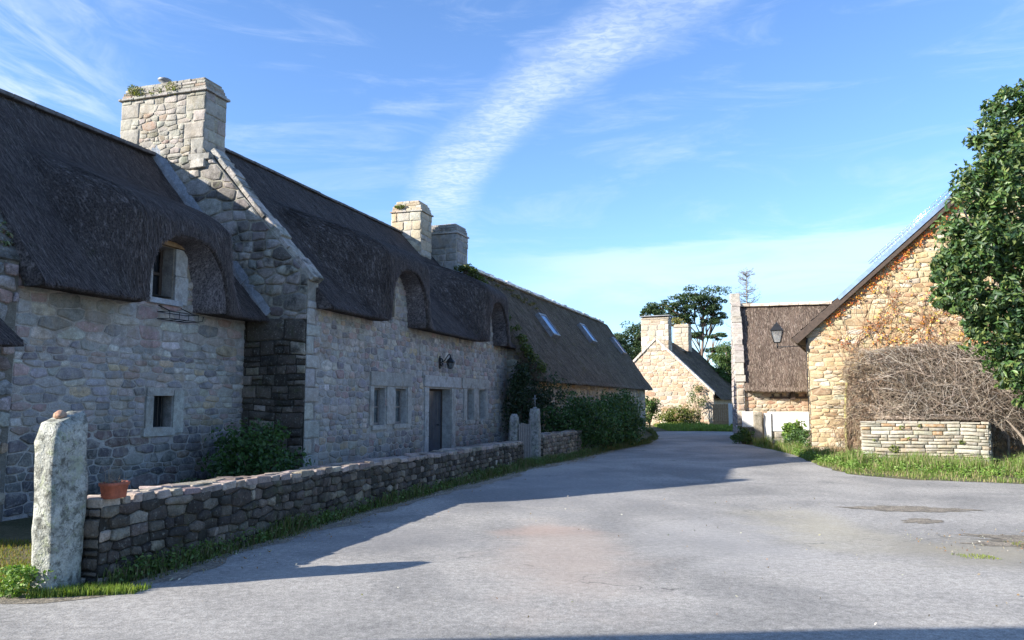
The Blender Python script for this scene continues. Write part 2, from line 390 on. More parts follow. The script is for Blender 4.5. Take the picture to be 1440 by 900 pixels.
def clip_poly(P, region):
    n = len(region)
    A = sum(region[i][0]*region[(i+1) % n][1]-region[(i+1) % n][0]*region[i][1] for i in range(n))
    reg = region if A > 0 else region[::-1]
    for i in range(n):
        a, b = reg[i], reg[(i+1) % n]; ex, ey = b[0]-a[0], b[1]-a[1]; out = []
        for j in range(len(P)):
            p, q = P[j], P[(j+1) % len(P)]
            dp = ex*(p[1]-a[1])-ey*(p[0]-a[0]); dq = ex*(q[1]-a[1])-ey*(q[0]-a[0])
            if dp >= 0: out.append(p)
            if dp*dq < 0:
                t = dp/(dp-dq); out.append((p[0]+(q[0]-p[0])*t, p[1]+(q[1]-p[1])*t))
        P = out
        if len(P) < 3: return []
    return P

def one_stone(mb, mp, a0, a1, b0, b1, c, region, r, d=.03, gap=.012, warp=.02, m=0, rough=.35):
    w, h = a1-a0, b1-b0
    if w < .03 or h < .02: return
    g = min(gap, w*.2, h*.2); cr = min(w, h)*rough*.6
    x0, x1, y0, y1 = a0+g, a1-g, b0+g, b1-g
    j = lambda: r.uniform(0, cr)
    k = lambda: r.uniform(-.2, .6)*cr
    P = [(x0+j(), y0), ((x0+x1)/2, y0+k()*.3), (x1-j(), y0), (x1, y0+j()), (x1-k()*.4, (y0+y1)/2), (x1, y1-j()), (x1-j(), y1), ((x0+x1)/2, y1-k()*.3), (x0+j(), y1), (x0, y1-j()), (x0+k()*.4, (y0+y1)/2), (x0, y0+j())]
    if warp:
        Q = []
        for x, y in P:
            v = mnoise.noise_vector(Vector((x*1.1, y*1.1, c[0]*0+3.3))); Q.append((x+v.x*warp*2, y+v.y*warp*2.4))
        P = Q
    if region: P = clip_poly(P, region)
    if len(P) < 3: return
    A = abs(sum(P[i][0]*P[(i+1) % len(P)][1]-P[(i+1) % len(P)][0]*P[i][1] for i in range(len(P))))/2
    if A < .0012: return
    cx = sum(p[0] for p in P)/len(P); cy = sum(p[1] for p in P)/len(P)
    dd = d*r.uniform(.45, 1.25); e = min(w, h)*.11; n = len(P); i0 = len(mb.v)
    tx, ty = r.uniform(-.05, .05), r.uniform(-.07, .05)
    for x, y in P: mb.v.append(mp(x, y, -.01))
    for s_, q in ((e*.25, .72), (e, 1.)):
        for x, y in P:
            L = math.hypot(x-cx, y-cy) or 1
            X, Y = x-(x-cx)/L*s_, y-(y-cy)/L*s_
            mb.v.append(mp(X, Y, dd*q + (X-cx)*tx + (Y-cy)*ty + (r.uniform(-.003, .003) if q == 1 else 0)))
    mb.v.append(mp(cx+r.uniform(-.15, .15)*w, cy+r.uniform(-.15, .15)*h, dd*1.08+.002))
    for a in range(2):
        for i in range(n):
            mb.fi((i0+a*n+i, i0+a*n+(i+1) % n, i0+(a+1)*n+(i+1) % n, i0+(a+1)*n+i), c, m, True)
    for i in range(n): mb.fi((i0+2*n+i, i0+2*n+(i+1) % n, i0+3*n), c, m, True)

def masonry(mb, mp, a0, a1, b0, b1, pal, r, openings=(), region=None, ch=(.14, .30), ar=(.8, 2.4), d=.03, gap=.012, warp=.02, quoin=None, split=.45, m=0, rough=.35, rowvar=.0):
    """rubble courses between b0..b1; openings = (a0,a1,b0,b1)"""
    cuts = sorted({b0, b1, *[o[2] for o in openings if b0 < o[2] < b1], *[o[3] for o in openings if b0 < o[3] < b1]})
    for z0, z1 in zip(cuts, cuts[1:]):
        z = z0
        while z < z1-1e-6:
            h = r.uniform(*ch)
            if z+h > z1-ch[0]*.6: h = z1-z
            if h > ch[1]*1.4: h /= 2
            segs = [(a0, a1)]
            for o in openings:
                if o[2] < z+h-1e-4 and o[3] > z+1e-4:
                    ns = []
                    for s0, s1 in segs:
                        if o[1] <= s0 or o[0] >= s1: ns.append((s0, s1)); continue
                        if o[0] > s0: ns.append((s0, o[0]))
                        if o[1] < s1: ns.append((o[1], s1))
                    segs = ns
            for s0, s1 in segs:
                a = s0
                while a < s1-1e-6:
                    w = h*r.uniform(*ar)
                    q = quoin and (a < a0+.01 and 'l' in quoin)
                    if q: w = r.choice((.3, .52))
                    if a+w > s1-h*.5: w = s1-a
                    if w > h*ar[1]*1.6: w /= 2
                    c = jc(pick(pal, r), r)
                    if q: c = jc((.36, .35, .34), r)
                    if not q and h > ch[0]*1.25 and r.random() < split:
                        k = r.uniform(.38, .62); mid = z+h*k
                        if w > h*1.1 and r.random() < .6:
                            kk = a+w*r.uniform(.35, .65)
                            one_stone(mb, mp, a, kk, z, mid, c, region, r, d, gap, warp, m, rough); one_stone(mb, mp, kk, a+w, z, mid, jc(pick(pal, r), r), region, r, d, gap, warp, m, rough)
                        else: one_stone(mb, mp, a, a+w, z, mid, c, region, r, d, gap, warp, m, rough)
                        one_stone(mb, mp, a, a+w, mid, z+h, jc(pick(pal, r), r), region, r, d, gap, warp, m, rough)
                    else: one_stone(mb, mp, a, a+w, z, z+h, c, region, r, d, gap, warp, m, rough)
                    a += w
            z += h

def half_clip(P, nx, ny, c):
    """keep nx*x+ny*y <= c"""
    out = []
    for j in range(len(P)):
        p, q = P[j], P[(j+1) % len(P)]
        dp = c-nx*p[0]-ny*p[1]; dq = c-nx*q[0]-ny*q[1]
        if dp >= 0: out.append(p)
        if dp*dq < 0: t = dp/(dp-dq); out.append((p[0]+(q[0]-p[0])*t, p[1]+(q[1]-p[1])*t))
    return out

def rubble(mb, mp, a0, a1, b0, b1, pal, r, openings=(), region=None, h=.16, asp=1.7, d=.022, gap=.012, jit=.16, big=.12, quoin='', rnd_=.11, m=0, tone=None, edge=.13, qc=(.37, .36, .34)):
    """random rubble: power cells of a jittered, stretched lattice"""
    S = []; z = b0-h*.5; row_ = 0; stops = list(openings)
    if quoin:
        z = b0; k = 0
        while z < b1-.05:
            hh = min(r.uniform(.22, .38), b1-z); w_ = (.52 if k % 2 else .30)*r.uniform(.85, 1.1)
            for side in quoin:
                o = (a0, a0+w_, z, z+hh) if side == 'l' else (a1-w_, a1, z, z+hh)
                if any(o[0] < q[1] and o[1] > q[0] and o[2] < q[3] and o[3] > q[2] for q in openings): continue
                stops.append(o); one_stone(mb, mp, *o, jc(qc, r, .16, .05), region, r, d*1.1, gap*.7, 0, m, .18)
            z += hh; k += 1
    z = b0-h*.5
    while z < b1+h:
        hh = h*r.uniform(.6, 1.45); w = hh*asp; x = a0-w*r.random()
        while x < a1+w:
            ww = w*r.uniform(.55, 1.6); S.append((x+ww/2+r.uniform(-1, 1)*jit*ww*.5, z+hh/2+r.uniform(-1, 1)*jit*hh*1.1, (hh*.5)**2*(r.uniform(1.2, 2.6) if r.random() < big else r.uniform(.1, .7)))); x += ww
        z += hh
    cell = h*asp; G = {}
    for i, (x, y, _) in enumerate(S): G.setdefault((int(x//cell), int(y//(h*1.2))), []).append(i)
    for i, (x, y, wgt) in enumerate(S):
        if not (a0-.01 < x < a1+.01 and b0-.01 < y < b1+.01): continue
        if any(o[0] < x < o[1] and o[2] < y < o[3] for o in stops): continue
        R = h*3.2
        P = [(x-R*asp*.8, y-R), (x+R*asp*.8, y-R), (x+R*asp*.8, y+R), (x-R*asp*.8, y+R)]
        gx, gy = int(x//cell), int(y//(h*1.2)); A2 = asp*asp
        for ii in range(-3, 4):
            for jj in range(-3, 4):
                for j in G.get((gx+ii, gy+jj), ()):
                    if j == i: continue
                    X, Y, W = S[j]; nx, ny = (X-x)/A2*2, (Y-y)*2
                    c = (X*X-x*x)/A2+(Y*Y-y*y)-W+wgt
                    P = half_clip(P, nx, ny, c)
                    if len(P) < 3: break
                if len(P) < 3: break
            if len(P) < 3: break
        if len(P) < 3: continue
        P = half_clip(half_clip(half_clip(half_clip(P, 1, 0, a1), -1, 0, -a0), 0, 1, b1), 0, -1, -b0)
        for o in stops:
            if len(P) < 3: break
            if max(p[0] for p in P) > o[0] and min(p[0] for p in P) < o[1] and max(p[1] for p in P) > o[2] and min(p[1] for p in P) < o[3]:
                cands = [(o[0]-x, (1, 0, o[0])), (x-o[1], (-1, 0, -o[1])), (o[2]-y, (0, 1, o[2])), (y-o[3], (0, -1, -o[3]))]
                P = half_clip(P, *max(cands, key=lambda t: t[0])[1])
        if region and len(P) >= 3: P = clip_poly(P, region)
        if len(P) < 3: continue
        cx = sum(p[0] for p in P)/len(P); cy = sum(p[1] for p in P)/len(P)
        # shrink by the joint, then round the corners
        Q = []
        for p in P:
            L = math.hypot(p[0]-cx, p[1]-cy) or 1; k = max(.2, 1-gap*1.5/L); Q.append((cx+(p[0]-cx)*k, cy+(p[1]-cy)*k))
        P = []
        for a, b in zip(Q, Q[1:]+Q[:1]):
            L = math.dist(a, b)
            if L < .012: P.append(((a[0]+b[0])/2, (a[1]+b[1])/2)); continue
            t = r.uniform(.4, 1.5)*rnd_; P.append((a[0]+(b[0]-a[0])*t, a[1]+(b[1]-a[1])*t)); t = 1-r.uniform(.4, 1.5)*rnd_; P.append((a[0]+(b[0]-a[0])*t, a[1]+(b[1]-a[1])*t))
        n = len(P); A = abs(sum(P[k][0]*P[(k+1) % n][1]-P[(k+1) % n][0]*P[k][1] for k in range(n)))/2
        if A < .0010: continue
        P = [(px_+.012*mnoise.noise(Vector((px_*9, py_*9, 1))), py_+.012*mnoise.noise(Vector((px_*9, py_*9, 7)))) for px_, py_ in P]
        c = jc(pick(pal, r), r, .18, .05)
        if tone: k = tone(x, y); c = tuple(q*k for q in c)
        dd = d*r.uniform(.35, 1.3); e = math.sqrt(A)*edge; i0 = len(mb.v); tx, ty = r.uniform(-.07, .07), r.uniform(-.09, .06)
        for px_, py_ in P: mb.v.append(mp(px_, py_, -.01))
        for s_, q in ((e*.25, .7), (e, 1.)):
            for px_, py_ in P:
                L = math.hypot(px_-cx, py_-cy) or 1; X, Y = px_-(px_-cx)/L*s_, py_-(py_-cy)/L*s_
                mb.v.append(mp(X, Y, dd*q+(X-cx)*tx+(Y-cy)*ty+(r.uniform(-.003, .003) if q == 1 else 0)))
        mb.v.append(mp(cx, cy, dd*1.05+.003))
        for a in range(2):
            for k in range(n): mb.fi((i0+a*n+k, i0+a*n+(k+1) % n, i0+(a+1)*n+(k+1) % n, i0+(a+1)*n+k), c, m, True)
        for k in range(n): mb.fi((i0+2*n+k, i0+2*n+(k+1) % n, i0+3*n), c, m, True)

def backing(mb, mp, a0, a1, b0, b1, openings, c, m=1, depth=.3, reveal_c=None):
    """flat mortar bed with holes and their reveals"""
    xs = sorted({a0, a1, *[v for o in openings for v in o[:2]]}); zs = sorted({b0, b1, *[v for o in openings for v in o[2:4]]})
    for x0, x1 in zip(xs, xs[1:]):
        for z0, z1 in zip(zs, zs[1:]):
            cx, cz = (x0+x1)/2, (z0+z1)/2
            if any(o[0] < cx < o[1] and o[2] < cz < o[3] for o in openings): continue
            mb.face([mp(x0, z0, 0), mp(x1, z0, 0), mp(x1, z1, 0), mp(x0, z1, 0)], c, m)
    for o in openings:
        A = [(o[0], o[2]), (o[1], o[2]), (o[1], o[3]), (o[0], o[3])]
        for i in range(4):
            p, q = A[i], A[(i+1) % 4]
            mb.face([mp(*p, 0), mp(*q, 0), mp(*q, -depth), mp(*p, -depth)], reveal_c or c, m)

def dressed(mb, mp, a0, a1, b0, b1, c, d=.04, r=rnd, back=-.02, gap=.004):
    """one flat dressed block, proud of the wall"""
    mb.box((a0+gap, 0, b0+gap), (a1-gap, 1, b1-gap), c, 0, T=lambda x, y, z: mp(x, z, back+(d-back)*y) if True else None, jit=0)

# ------------------------------------------------------------------ row frame: x along the row of cottages, y back from the street
TH = rad(17.697); DX, DY = math.sin(TH), math.cos(TH)
ROWROT = math.atan2(DY, DX)
def row(u, y, z=0.): return (u*DX - y*DY, u*DY + y*DX, z)   # y = distance behind the camera's line, positive away from the street
def row_empty(name, u, y, **kw): return empty(name, row(u, y), ROWROT, **kw)

# ------------------------------------------------------------------ ground and road
def sheet(name, pts, z, m, kind='structure', **kw):
    mb = MB(); mb.face([(x, y, z) for x, y in pts], (1, 1, 1)); return mb.build(name, m, kind=kind, **kw)
sheet('ground', [(-900, -900), (900, -900), (900, 900), (-900, 900)], 0, M['ground'])
ROADL = [(-14, 5.2), (-6, 6.3), (-4.18, 6.59), (-3.86, 6.64), (-3.34, 6.9), (-3.06, 8.1), (-2.75, 9.68), (-2.25, 11.5), (-.95, 15.25), (.71, 19.94), (2.95, 25.23), (5.41, 30.84), (6.9, 37.2), (7.6, 42.4), (8.8, 43.2), (10.2, 43.0), (12.2, 42.3), (14, 41.5), (14, 39), (10.4, 36.5)]
ROADR = [(8.9, 31.2), (8.82, 28.86), (8.58, 23.89), (7.69, 19.94), (7.45, 17.6), (8.26, 16.3), (9.99, 15.5), (16, 13.8), (30, 11)]
def wobble(pts, amp=.08, step=.4, r=random.Random(3)):
    out = []
    for a, b in zip(pts, pts[1:]):
        n = max(1, int(math.dist(a, b)/step))
        for k in range(n):
            t = k/n; out.append((a[0]+(b[0]-a[0])*t+r.uniform(-amp, amp), a[1]+(b[1]-a[1])*t+r.uniform(-amp, amp)))
    out.append(pts[-1]); return out
sheet('road', [(-14, -10)] + wobble(ROADL) + wobble(ROADR) + [(30, -10)], .004, M['asphalt'])
sheet('garden_soil', [row(8.9, 6.2)[:2], row(30, 6.6)[:2], row(30, 12)[:2], row(8.9, 14)[:2]], .003, M['soil'])

def irregular(cx, cy, rx, ry, rot, n=90, k=.10, r=random.Random(5)):
    out = []
    for i in range(n):
        t = 2*math.pi*i/n; q = 1+r.uniform(-k, k)+.65*mnoise.noise(Vector((math.cos(t)*1.6+cx, math.sin(t)*1.6, cy)))+.3*mnoise.noise(Vector((math.cos(t)*5, math.sin(t)*5, cy)))
        x, y = rx*q*math.cos(t), ry*q*math.sin(t); out.append((cx+x*math.cos(rot)-y*math.sin(rot), cy+x*math.sin(rot)+y*math.cos(rot)))
    return out
def crust(name, pts, c, label):
    mb = MB(); cx = sum(p[0] for p in pts)/len(pts); cy = sum(p[1] for p in pts)/len(pts); n = len(pts)
    mb.face([(cx+(x-cx)*.0+0 if 0 else x, y, .0085) for x, y in pts], c)
    return mb.build(name, M['gravel'], kind='structure')
crust('gravel_patch', irregular(6.0, 11.9, .85, .28, -.1), (1, 1, 1), '')
crust('gravel_patch', irregular(5.55, 10.75, .28, .2, .4), (1, 1, 1), '')
crust('gravel_patch', irregular(6.3, 9.0, 1.1, .55, -.3, k=.35), (1, 1, 1), '')

# ------------------------------------------------------------------ thatch
def sstep(x, a, b):
    t = max(0., min(1., (x-a)/(b-a))); return t*t*(3-2*t)

def straw_fn(g, b, out):
    g.link(vcol(g), b.inputs['Base Color']); b.inputs['Roughness'].default_value = .85; b.inputs['Specular IOR Level'].default_value = .2
M['straw'] = mat('straw', straw_fn)
STRAW = {'thatch_dark': [(.085, .070, .068), (.12, .10, .096), (.17, .145, .138), (.055, .046, .045)], 'thatch_brown': [(.15, .115, .08), (.22, .18, .13), (.09, .07, .05), (.30, .25, .19)], 'thatch_red': [(.155, .115, .088), (.20, .155, .12), (.12, .088, .068), (.24, .19, .15)]}

def thatch(parent, off, u0, u1, ye, ze, yr, zr, wall_y, mat_, dormers=(), thick=.34, nr=44, step=.11, back=True, name='thatched_roof', seed=1, ubend=None, dip=.0, straws=0, wid=.0032):
    """dormers: (centre, width, top z, front y, flare, spread, blend)"""
    us = list(np.linspace(u0, u1, max(2, int((u1-u0)/step))))
    for dm in dormers:
        uc, w = dm[0], dm[1]
        for s_ in (-1, 1):
            for k in (.5, .498, .494, .485, .47, .45, .42, .38, .33, .27): us.append(uc+s_*w*k)
            for k in (.502, .51, .53): us.append(uc+s_*w*k)
    us = sorted(u for u in us if u0 <= u <= u1)
    def base(z): return ye+(z-ze)/(zr-ze)*(yr-ye)
    def zb(u):
        z = ze + .035*mnoise.noise(Vector((u*.9, seed, 0)))
        for uc, w, zt, *_ in dormers:
            t = abs(u-uc)/(w/2)
            if t < 1: z = max(z, ze + (zt-ze)*(1-t**2.6)**(1/2.4))
        return z
    def S(u, z):
        y = base(z)
        for uc, w, zt, yf, fl, sp, bl in dormers:
            t = abs(u-uc)
            g_ = 1-sstep(t, w/2+.08, w/2+sp); k = 1-sstep(z, zt+.12, zt+bl)
            y -= max(0, base(z)-yf)*g_*k
        q = (z-ze)/(zr-ze)
        y += .05*math.sin(math.pi*q)      # slight sag
        y += .05*mnoise.noise(Vector((u*.55, z*.8, seed*3.1))) + .018*mnoise.noise(Vector((u*4, z*3, seed))) + .008*mnoise.noise(Vector((u*13, z*9, seed)))
        return y
    mb = MB(); grid = []
    for u in us:
        b = zb(u); colm = []
        for j in range(nr+1):
            z = b+(zr-b)*(j/nr); y = S(u, z)
            zz = z
            if j == 0: y += .07; zz -= .012
            elif j == 1: zz -= .0
            du = 0
            if ubend: du = ubend(u, (z-ze)/(zr-ze))
            zz += dip*math.sin(math.pi*(u-u0)/(u1-u0))*((z-ze)/(zr-ze))
            colm.append(len(mb.v)); mb.v.append((u+du, y, zz))
        grid.append(colm)
    for a, b in zip(grid, grid[1:]):
        for j in range(nr): mb.fi((a[j], b[j], b[j+1], a[j+1]))
    # soffit / cut face of the eave and of the dormer mouths
    inner = []
    for u, colm in zip(us, grid):
        x, y, z = mb.v[colm[0]]
        iu, iz = x, z-.0
        for uc, w, zt, yf, fl, sp, bl in dormers:
            if abs(u-uc) < w/2*1.001: iu = uc+(x-uc)*fl; iz = ze+(z-ze)*(.94 if fl < .9 else .97)
        mid = len(mb.v); mb.v.append(((x+iu)/2, (y+wall_y)/2, (z+iz)/2 + .0)); inner.append((mid, len(mb.v))); mb.v.append((iu, wall_y+.12, iz+.03))
    for i in range(len(us)-1):
        um = (us[i]+us[i+1])/2; cm = 1 if any(abs(um-q[0]) < q[1]/2 for q in dormers) else 0
        mb.fi((grid[i][0], inner[i][0], inner[i+1][0], grid[i+1][0]), m=cm); mb.fi((inner[i][0], inner[i][1], inner[i+1][1], inner[i+1][0]), m=cm)
    cols = STRAW[mat_.name]; rs = random.Random(int(seed*100))
    for k in range(straws):
        edge_ = rs.random() < .14
        u = rs.uniform(u0+.02, u1-.02); b = zb(u); q = 0. if edge_ else rs.random(); z = b+(zr-b)*q*.985
        if edge_: z = b+rs.uniform(0, .16)
        y = S(u, z)-.004; L = rs.uniform(.10, .26) if not edge_ else rs.uniform(.08, .2); z2 = max(z-L*.72, b-(.045 if edge_ else .01)*rs.random())
        y2 = S(u, max(z2, b))-rs.uniform(.004, .028); du = rs.gauss(0, .03)
        if edge_ and z2 < b+.02: y2 += .03
        c = jc(rs.choice(cols), rs, .25); j = len(mb.v); w_ = wid*rs.uniform(.6, 1.5)
        mb.v.extend([(u-w_, y, z), (u+w_, y, z), (u+du+w_*.6, y2, z2), (u+du-w_*.6, y2, z2)]); mb.fi((j, j+1, j+2, j+3), c, 2, False)
    # verges
    for colm in (grid[0], grid[-1]):
        low = []
        for k in colm:
            x, y, z = mb.v[k]; low.append(len(mb.v)); mb.v.append((x, y+thick*.45, max(z-thick*.75, mb.v[colm[0]][2]+.0)))
        for j in range(nr): mb.fi((colm[j], colm[j+1], low[j+1], low[j]))
    if back:
        yb = 2*yr-ye; i0 = len(mb.v)
        for u in (u0, u1):
            mb.v.extend([(u, yr+.02, zr-.01), (u, yb, ze), (u, yb, ze-.3), (u, yr, zr-.5)])
        mb.fi((i0, i0+1, i0+5, i0+4), smooth=False); mb.fi((i0+1, i0+2, i0+6, i0+5), smooth=False)
        mb.fi((i0, i0+1, i0+2, i0+3), smooth=False); mb.fi((i0+4, i0+5, i0+6, i0+7), smooth=False)
    return mb.build(name, [mat_, M['thatch_cut'], M['straw']], parent, off)

def shell(mb, u0, u1, y0, y1, h, yr, zr, c, m=1, front=False):
    """plain rear and side walls closing a cottage"""
    mb.face([(u0, y1, 0), (u1, y1, 0), (u1, y1, h), (u0, y1, h)], c, m)
    for u in (u0, u1): mb.face([(u, y0+.01, 0), (u, y1, 0), (u, y1, h), (u, yr, zr), (u, y0+.01, h)], c, m)

def leaf_cloud(mb, centre, rx, ry, rz, n, size, cols, r, shell_=.55, flat=0., asp=.5):
    for _ in range(n):
        while True:
            v = Vector((r.uniform(-1, 1), r.uniform(-1, 1), r.uniform(-1, 1)))
            if .05 < v.length <= 1: break
        v = v.normalized()*(r.random()**(1/3)*(1-shell_)+shell_*r.uniform(.8, 1.08))
        p = Vector((centre[0]+v.x*rx, centre[1]+v.y*ry, centre[2]+v.z*rz))
        nn = (v*.8+Vector((r.uniform(-1, 1), r.uniform(-1, 1), r.uniform(-.6, 1.2)))).normalized()
        a = nn.cross(Vector((r.uniform(-1, 1), r.uniform(-1, 1), r.uniform(-1, 1)))).normalized(); b = nn.cross(a)
        s_ = size*r.uniform(.6, 1.25); c = jc(r.choice(cols), r, .22, .06)
        k = len(mb.v); mb.v.extend([tuple(p-a*s_), tuple(p-b*s_*asp+nn*s_*.1), tuple(p+a*s_), tuple(p+b*s_*asp+nn*s_*.1)])
        mb.fi((k, k+1, k+2, k+3), c, 0, False)

def clumps(mb, centre, R, nclump, nleaf, size, cols, r, cr=.35, shell_=.5, asp=.5, skip=None):
    """uneven crown: many leaf clumps on and in an ellipsoid R"""
    for _ in range(nclump):
        while True:
            v = Vector((r.uniform(-1, 1), r.uniform(-1, 1), r.uniform(-1, 1)))
            if .02 < v.length <= 1: break
        v = v.normalized()*r.uniform(.35, 1.0)
        q = r.uniform(.6, 1.3)*cr
        p = (centre[0]+v.x*R[0], centre[1]+v.y*R[1], centre[2]+v.z*R[2])
        if skip and skip(p): continue
        leaf_cloud(mb, p, q*R[0]*.9, q*R[1]*.9, q*R[2]*.75, nleaf, size, cols, r, shell_, asp=asp)

# ================================================================== COTTAGE NEAREST THE CAMERA (set back)
Y1 = 9.8; OFF1 = (8.15, Y1)
h1 = row_empty('thatched_cottage', *OFF1, label='nearest stone cottage with a dark thatch roof and one arched dormer holding an iron rack', cat='house')
r1 = random.Random(21)
fm1 = lambda a, b, d: (a, Y1-d, b)
D1 = (10.92, 1.92, 4.42)     # dormer centre, width, top
op1 = [(10.79, 11.24, 1.17, 1.70), (10.62, 11.12, 3.36, 4.28)]
mb = MB()
backing(mb, fm1, 8.15, 13.2, 0, 3.42, [op1[0], (10.4, 11.7, 3.3, 3.42)], (.37, .35, .33), reveal_c=(.3, .29, .28))
backing(mb, fm1, 10.05, 11.9, 3.3, 4.5, [op1[1]], (.30, .27, .22), reveal_c=(.34, .33, .32))
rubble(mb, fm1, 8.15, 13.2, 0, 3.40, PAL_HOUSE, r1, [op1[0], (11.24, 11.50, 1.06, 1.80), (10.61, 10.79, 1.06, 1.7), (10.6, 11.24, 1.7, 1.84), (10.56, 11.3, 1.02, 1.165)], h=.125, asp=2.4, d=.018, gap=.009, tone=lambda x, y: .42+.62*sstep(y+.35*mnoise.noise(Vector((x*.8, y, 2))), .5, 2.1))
rubble(mb, fm1, 10.05, 11.9, 3.40, 4.45, PAL_HOUSE, r1, [op1[1], (11.12, 11.45, 3.36, 4.28), (10.2, 10.62, 3.36, 4.28)], h=.15, d=.022)
shell(mb, 8.15, 13.19, Y1, 14.6, 3.3, 12.3, 6.7, (.3, .28, .25))
mb.build('wall', [M['granite'], M['mortar']], h1, OFF1)
thatch(h1, OFF1, 8.12, 13.19, 9.22, 3.2, 12.3, 6.85, Y1, M['thatch_dark'], [(D1[0], D1[1], D1[2], 9.2, .70, .75, 1.5)], seed=1.7, straws=17000)
mb = MB()
nseg = 12
for i in range(nseg):
    a, b = 8.12+i*(5.07/nseg), 8.12+(i+1)*(5.07/nseg)-.01
    mb.box((a, 12.16, 6.82), (b+.01, 12.50, 6.895), jc((.9, .9, .9), rnd, .1), 0, jit=.004)
mb.build('ridge_cap', M['ridge_mortar'], h1, OFF1)
# small square window
w = empty('window', (0, 0, 0)); w.parent = h1
mb = MB(); dressed(mb, fm1, 11.25, 11.5, 1.06, 1.80, (.40, .41, .38)); mb.build('jamb', M['granite'], w, OFF1)
mb = MB(); dressed(mb, fm1, 10.61, 10.78, 1.06, 1.70, (.36, .36, .34)); mb.build('jamb', M['granite'], w, OFF1)
mb = MB(); dressed(mb, fm1, 10.62, 11.24, 1.70, 1.84, (.38, .37, .35)); mb.build('lintel', M['granite'], w, OFF1)
mb = MB(); dressed(mb, fm1, 10.56, 11.3, 1.02, 1.165, (.36, .36, .34), d=.055); mb.build('sill', M['granite'], w, OFF1)
mb = MB(); mb.box((10.79, Y1+.22, 1.17), (11.24, Y1+.24, 1.70)); mb.build('pane', M['glass'], w, OFF1)
mb = MB()
for k in range(3):
    x = 10.90+k*.12; mb.box((x, Y1+.10, 1.175), (x+.02, Y1+.12, 1.695))
mb.build('bar', M['black_iron'], w, OFF1)
# dormer window
w = empty('dormer_window', (0, 0, 0)); w.parent = h1
mb = MB(); dressed(mb, fm1, 11.13, 11.43, 3.80, 4.28, (.44, .43, .42), d=.05); dressed(mb, fm1, 11.13, 11.46, 3.30, 3.80, (.42, .42, .42), d=.055); mb.build('jamb', M['granite'], w, OFF1)
mb = MB(); dressed(mb, fm1, 10.3, 10.61, 3.30, 4.28, (.40, .39, .38), d=.05); mb.build('jamb', M['granite'], w, OFF1)
mb = MB(); dressed(mb, fm1, 10.2, 11.6, 4.285, 4.40, (.34, .28, .20), d=.10); mb.build('lintel', M['fence_wood'], w, OFF1)
mb = MB(); dressed(mb, fm1, 10.5, 11.3, 3.26, 3.36, (.36, .38, .42), d=.10); mb.build('sill', M['granite'], w, OFF1)
mb = MB(); mb.box((10.62, Y1+.26, 3.37), (11.12, Y1+.275, 4.27)); mb.build('pane', M['glass'], w, OFF1)
mb = MB()
for a, b, z0, z1 in ((10.62, 10.68, 3.37, 4.27), (11.06, 11.12, 3.37, 4.27), (10.68, 11.06, 3.80, 3.85), (10.68, 11.06, 3.37, 3.42), (10.68, 11.06, 4.22, 4.27), (10.85, 10.88, 3.42, 3.80)):
    mb.box((a, Y1+.22, z0), (b, Y1+.255, z1), (1, 1, 1))
mb.build('frame', M['dark_wood'], w, OFF1)
mb = MB(); Rk = [(10.72, Y1-.07), (11.42, Y1-.07), (11.42, Y1-.33), (10.72, Y1-.33)]
for z in (3.00, 3.12):
    mb.tube([(*Rk[i % 4], z) for i in range(5)], .008, 5)
for x in (10.72, 10.95, 11.18, 11.42):
    mb.tube([(x, Y1-.07, 3.0), (x, Y1-.33, 3.0), (x, Y1-.33, 3.12)], .007, 5)
for x in (10.80, 11.35): mb.tube([(x, Y1, 3.25), (x, Y1-.30, 3.12)], .009, 5)
mb.tube([(11.42, Y1-.33, 3.0), (11.50, Y1-.36, 3.02), (11.52, Y1-.36, 3.10)], .008, 5)
mb.build('flower_rack', M['black_iron'], h1, OFF1)
# left gable parapet of this cottage
gp = MB(); fgl = lambda a, b, d: (8.1-d-.35, a, b)
regL = [(Y1-.03, 0), (Y1-.03, 3.55), (12.2, 7.15), (14.7, 3.9), (14.7, 0)]
rubble(gp, fgl, 9.7, 14.7, 0, 7.1, PAL_DARK, r1, region=regL, h=.2, d=.04)
for (a, b) in zip(regL, regL[1:]+regL[:1]):
    gp.face([(7.75, *a), (7.75, *b), (8.13, *b), (8.13, *a)], (.16, .15, .13), 1)
gp.face([(7.75, *p) for p in regL], (.2, .18, .15), 1); gp.face([(8.13, *p) for p in regL], (.2, .18, .15), 1)
rubble(gp, lambda a, b, d: (a, Y1-.04-d, b), 7.75, 8.14, 0, 3.5, PAL_HOUSE, r1, h=.18, asp=1.4, d=.03)
gp.build('gable_wall', [M['granite_dark'], M['mortar']], h1, OFF1)
def coping(mb, x0, x1, ya, za, yb, zb_, n, r, c=(.38, .37, .34), t=.12, lift=0.):
    for i in range(n):
        p, q = i/n, (i+1)/n-.012/n*2
        def T(x, y, z, p=p, q=q):
            s_ = p+(q-p)*y; return (x, ya+(yb-ya)*s_ - z*(zb_-za)/math.hypot(yb-ya, zb_-za), za+(zb_-za)*s_+z*abs(yb-ya)/math.hypot(yb-ya, zb_-za))
        mb.box((x0+r.uniform(-.02, .02), 0, -.03), (x1+r.uniform(-.02, .03), 1, t+r.uniform(-.02, .03)), jc(c, r, .15), 0, T=T, jit=.008)
mb = MB(); coping(mb, 7.76, 8.14, Y1-.03, 3.52, 12.2, 7.08, 16, r1, (.14, .135, .12), .06); mb.build('coping', M['granite_dark'], h1, OFF1)
mb = MB()
for k in range(26):
    t = r1.random()**1.3; y = 9.9+2.2*t*.8; z = 3.65+3.45*t*.8+.1
    leaf_cloud(mb, (7.85+r1.uniform(0, .3), y, z), .09, .09, .07, 60, .035, [(.10, .13, .06), (.16, .10, .08), (.20, .22, .12)], r1)
mb.build('roof_succulents', M['leaf'], h1, OFF1)

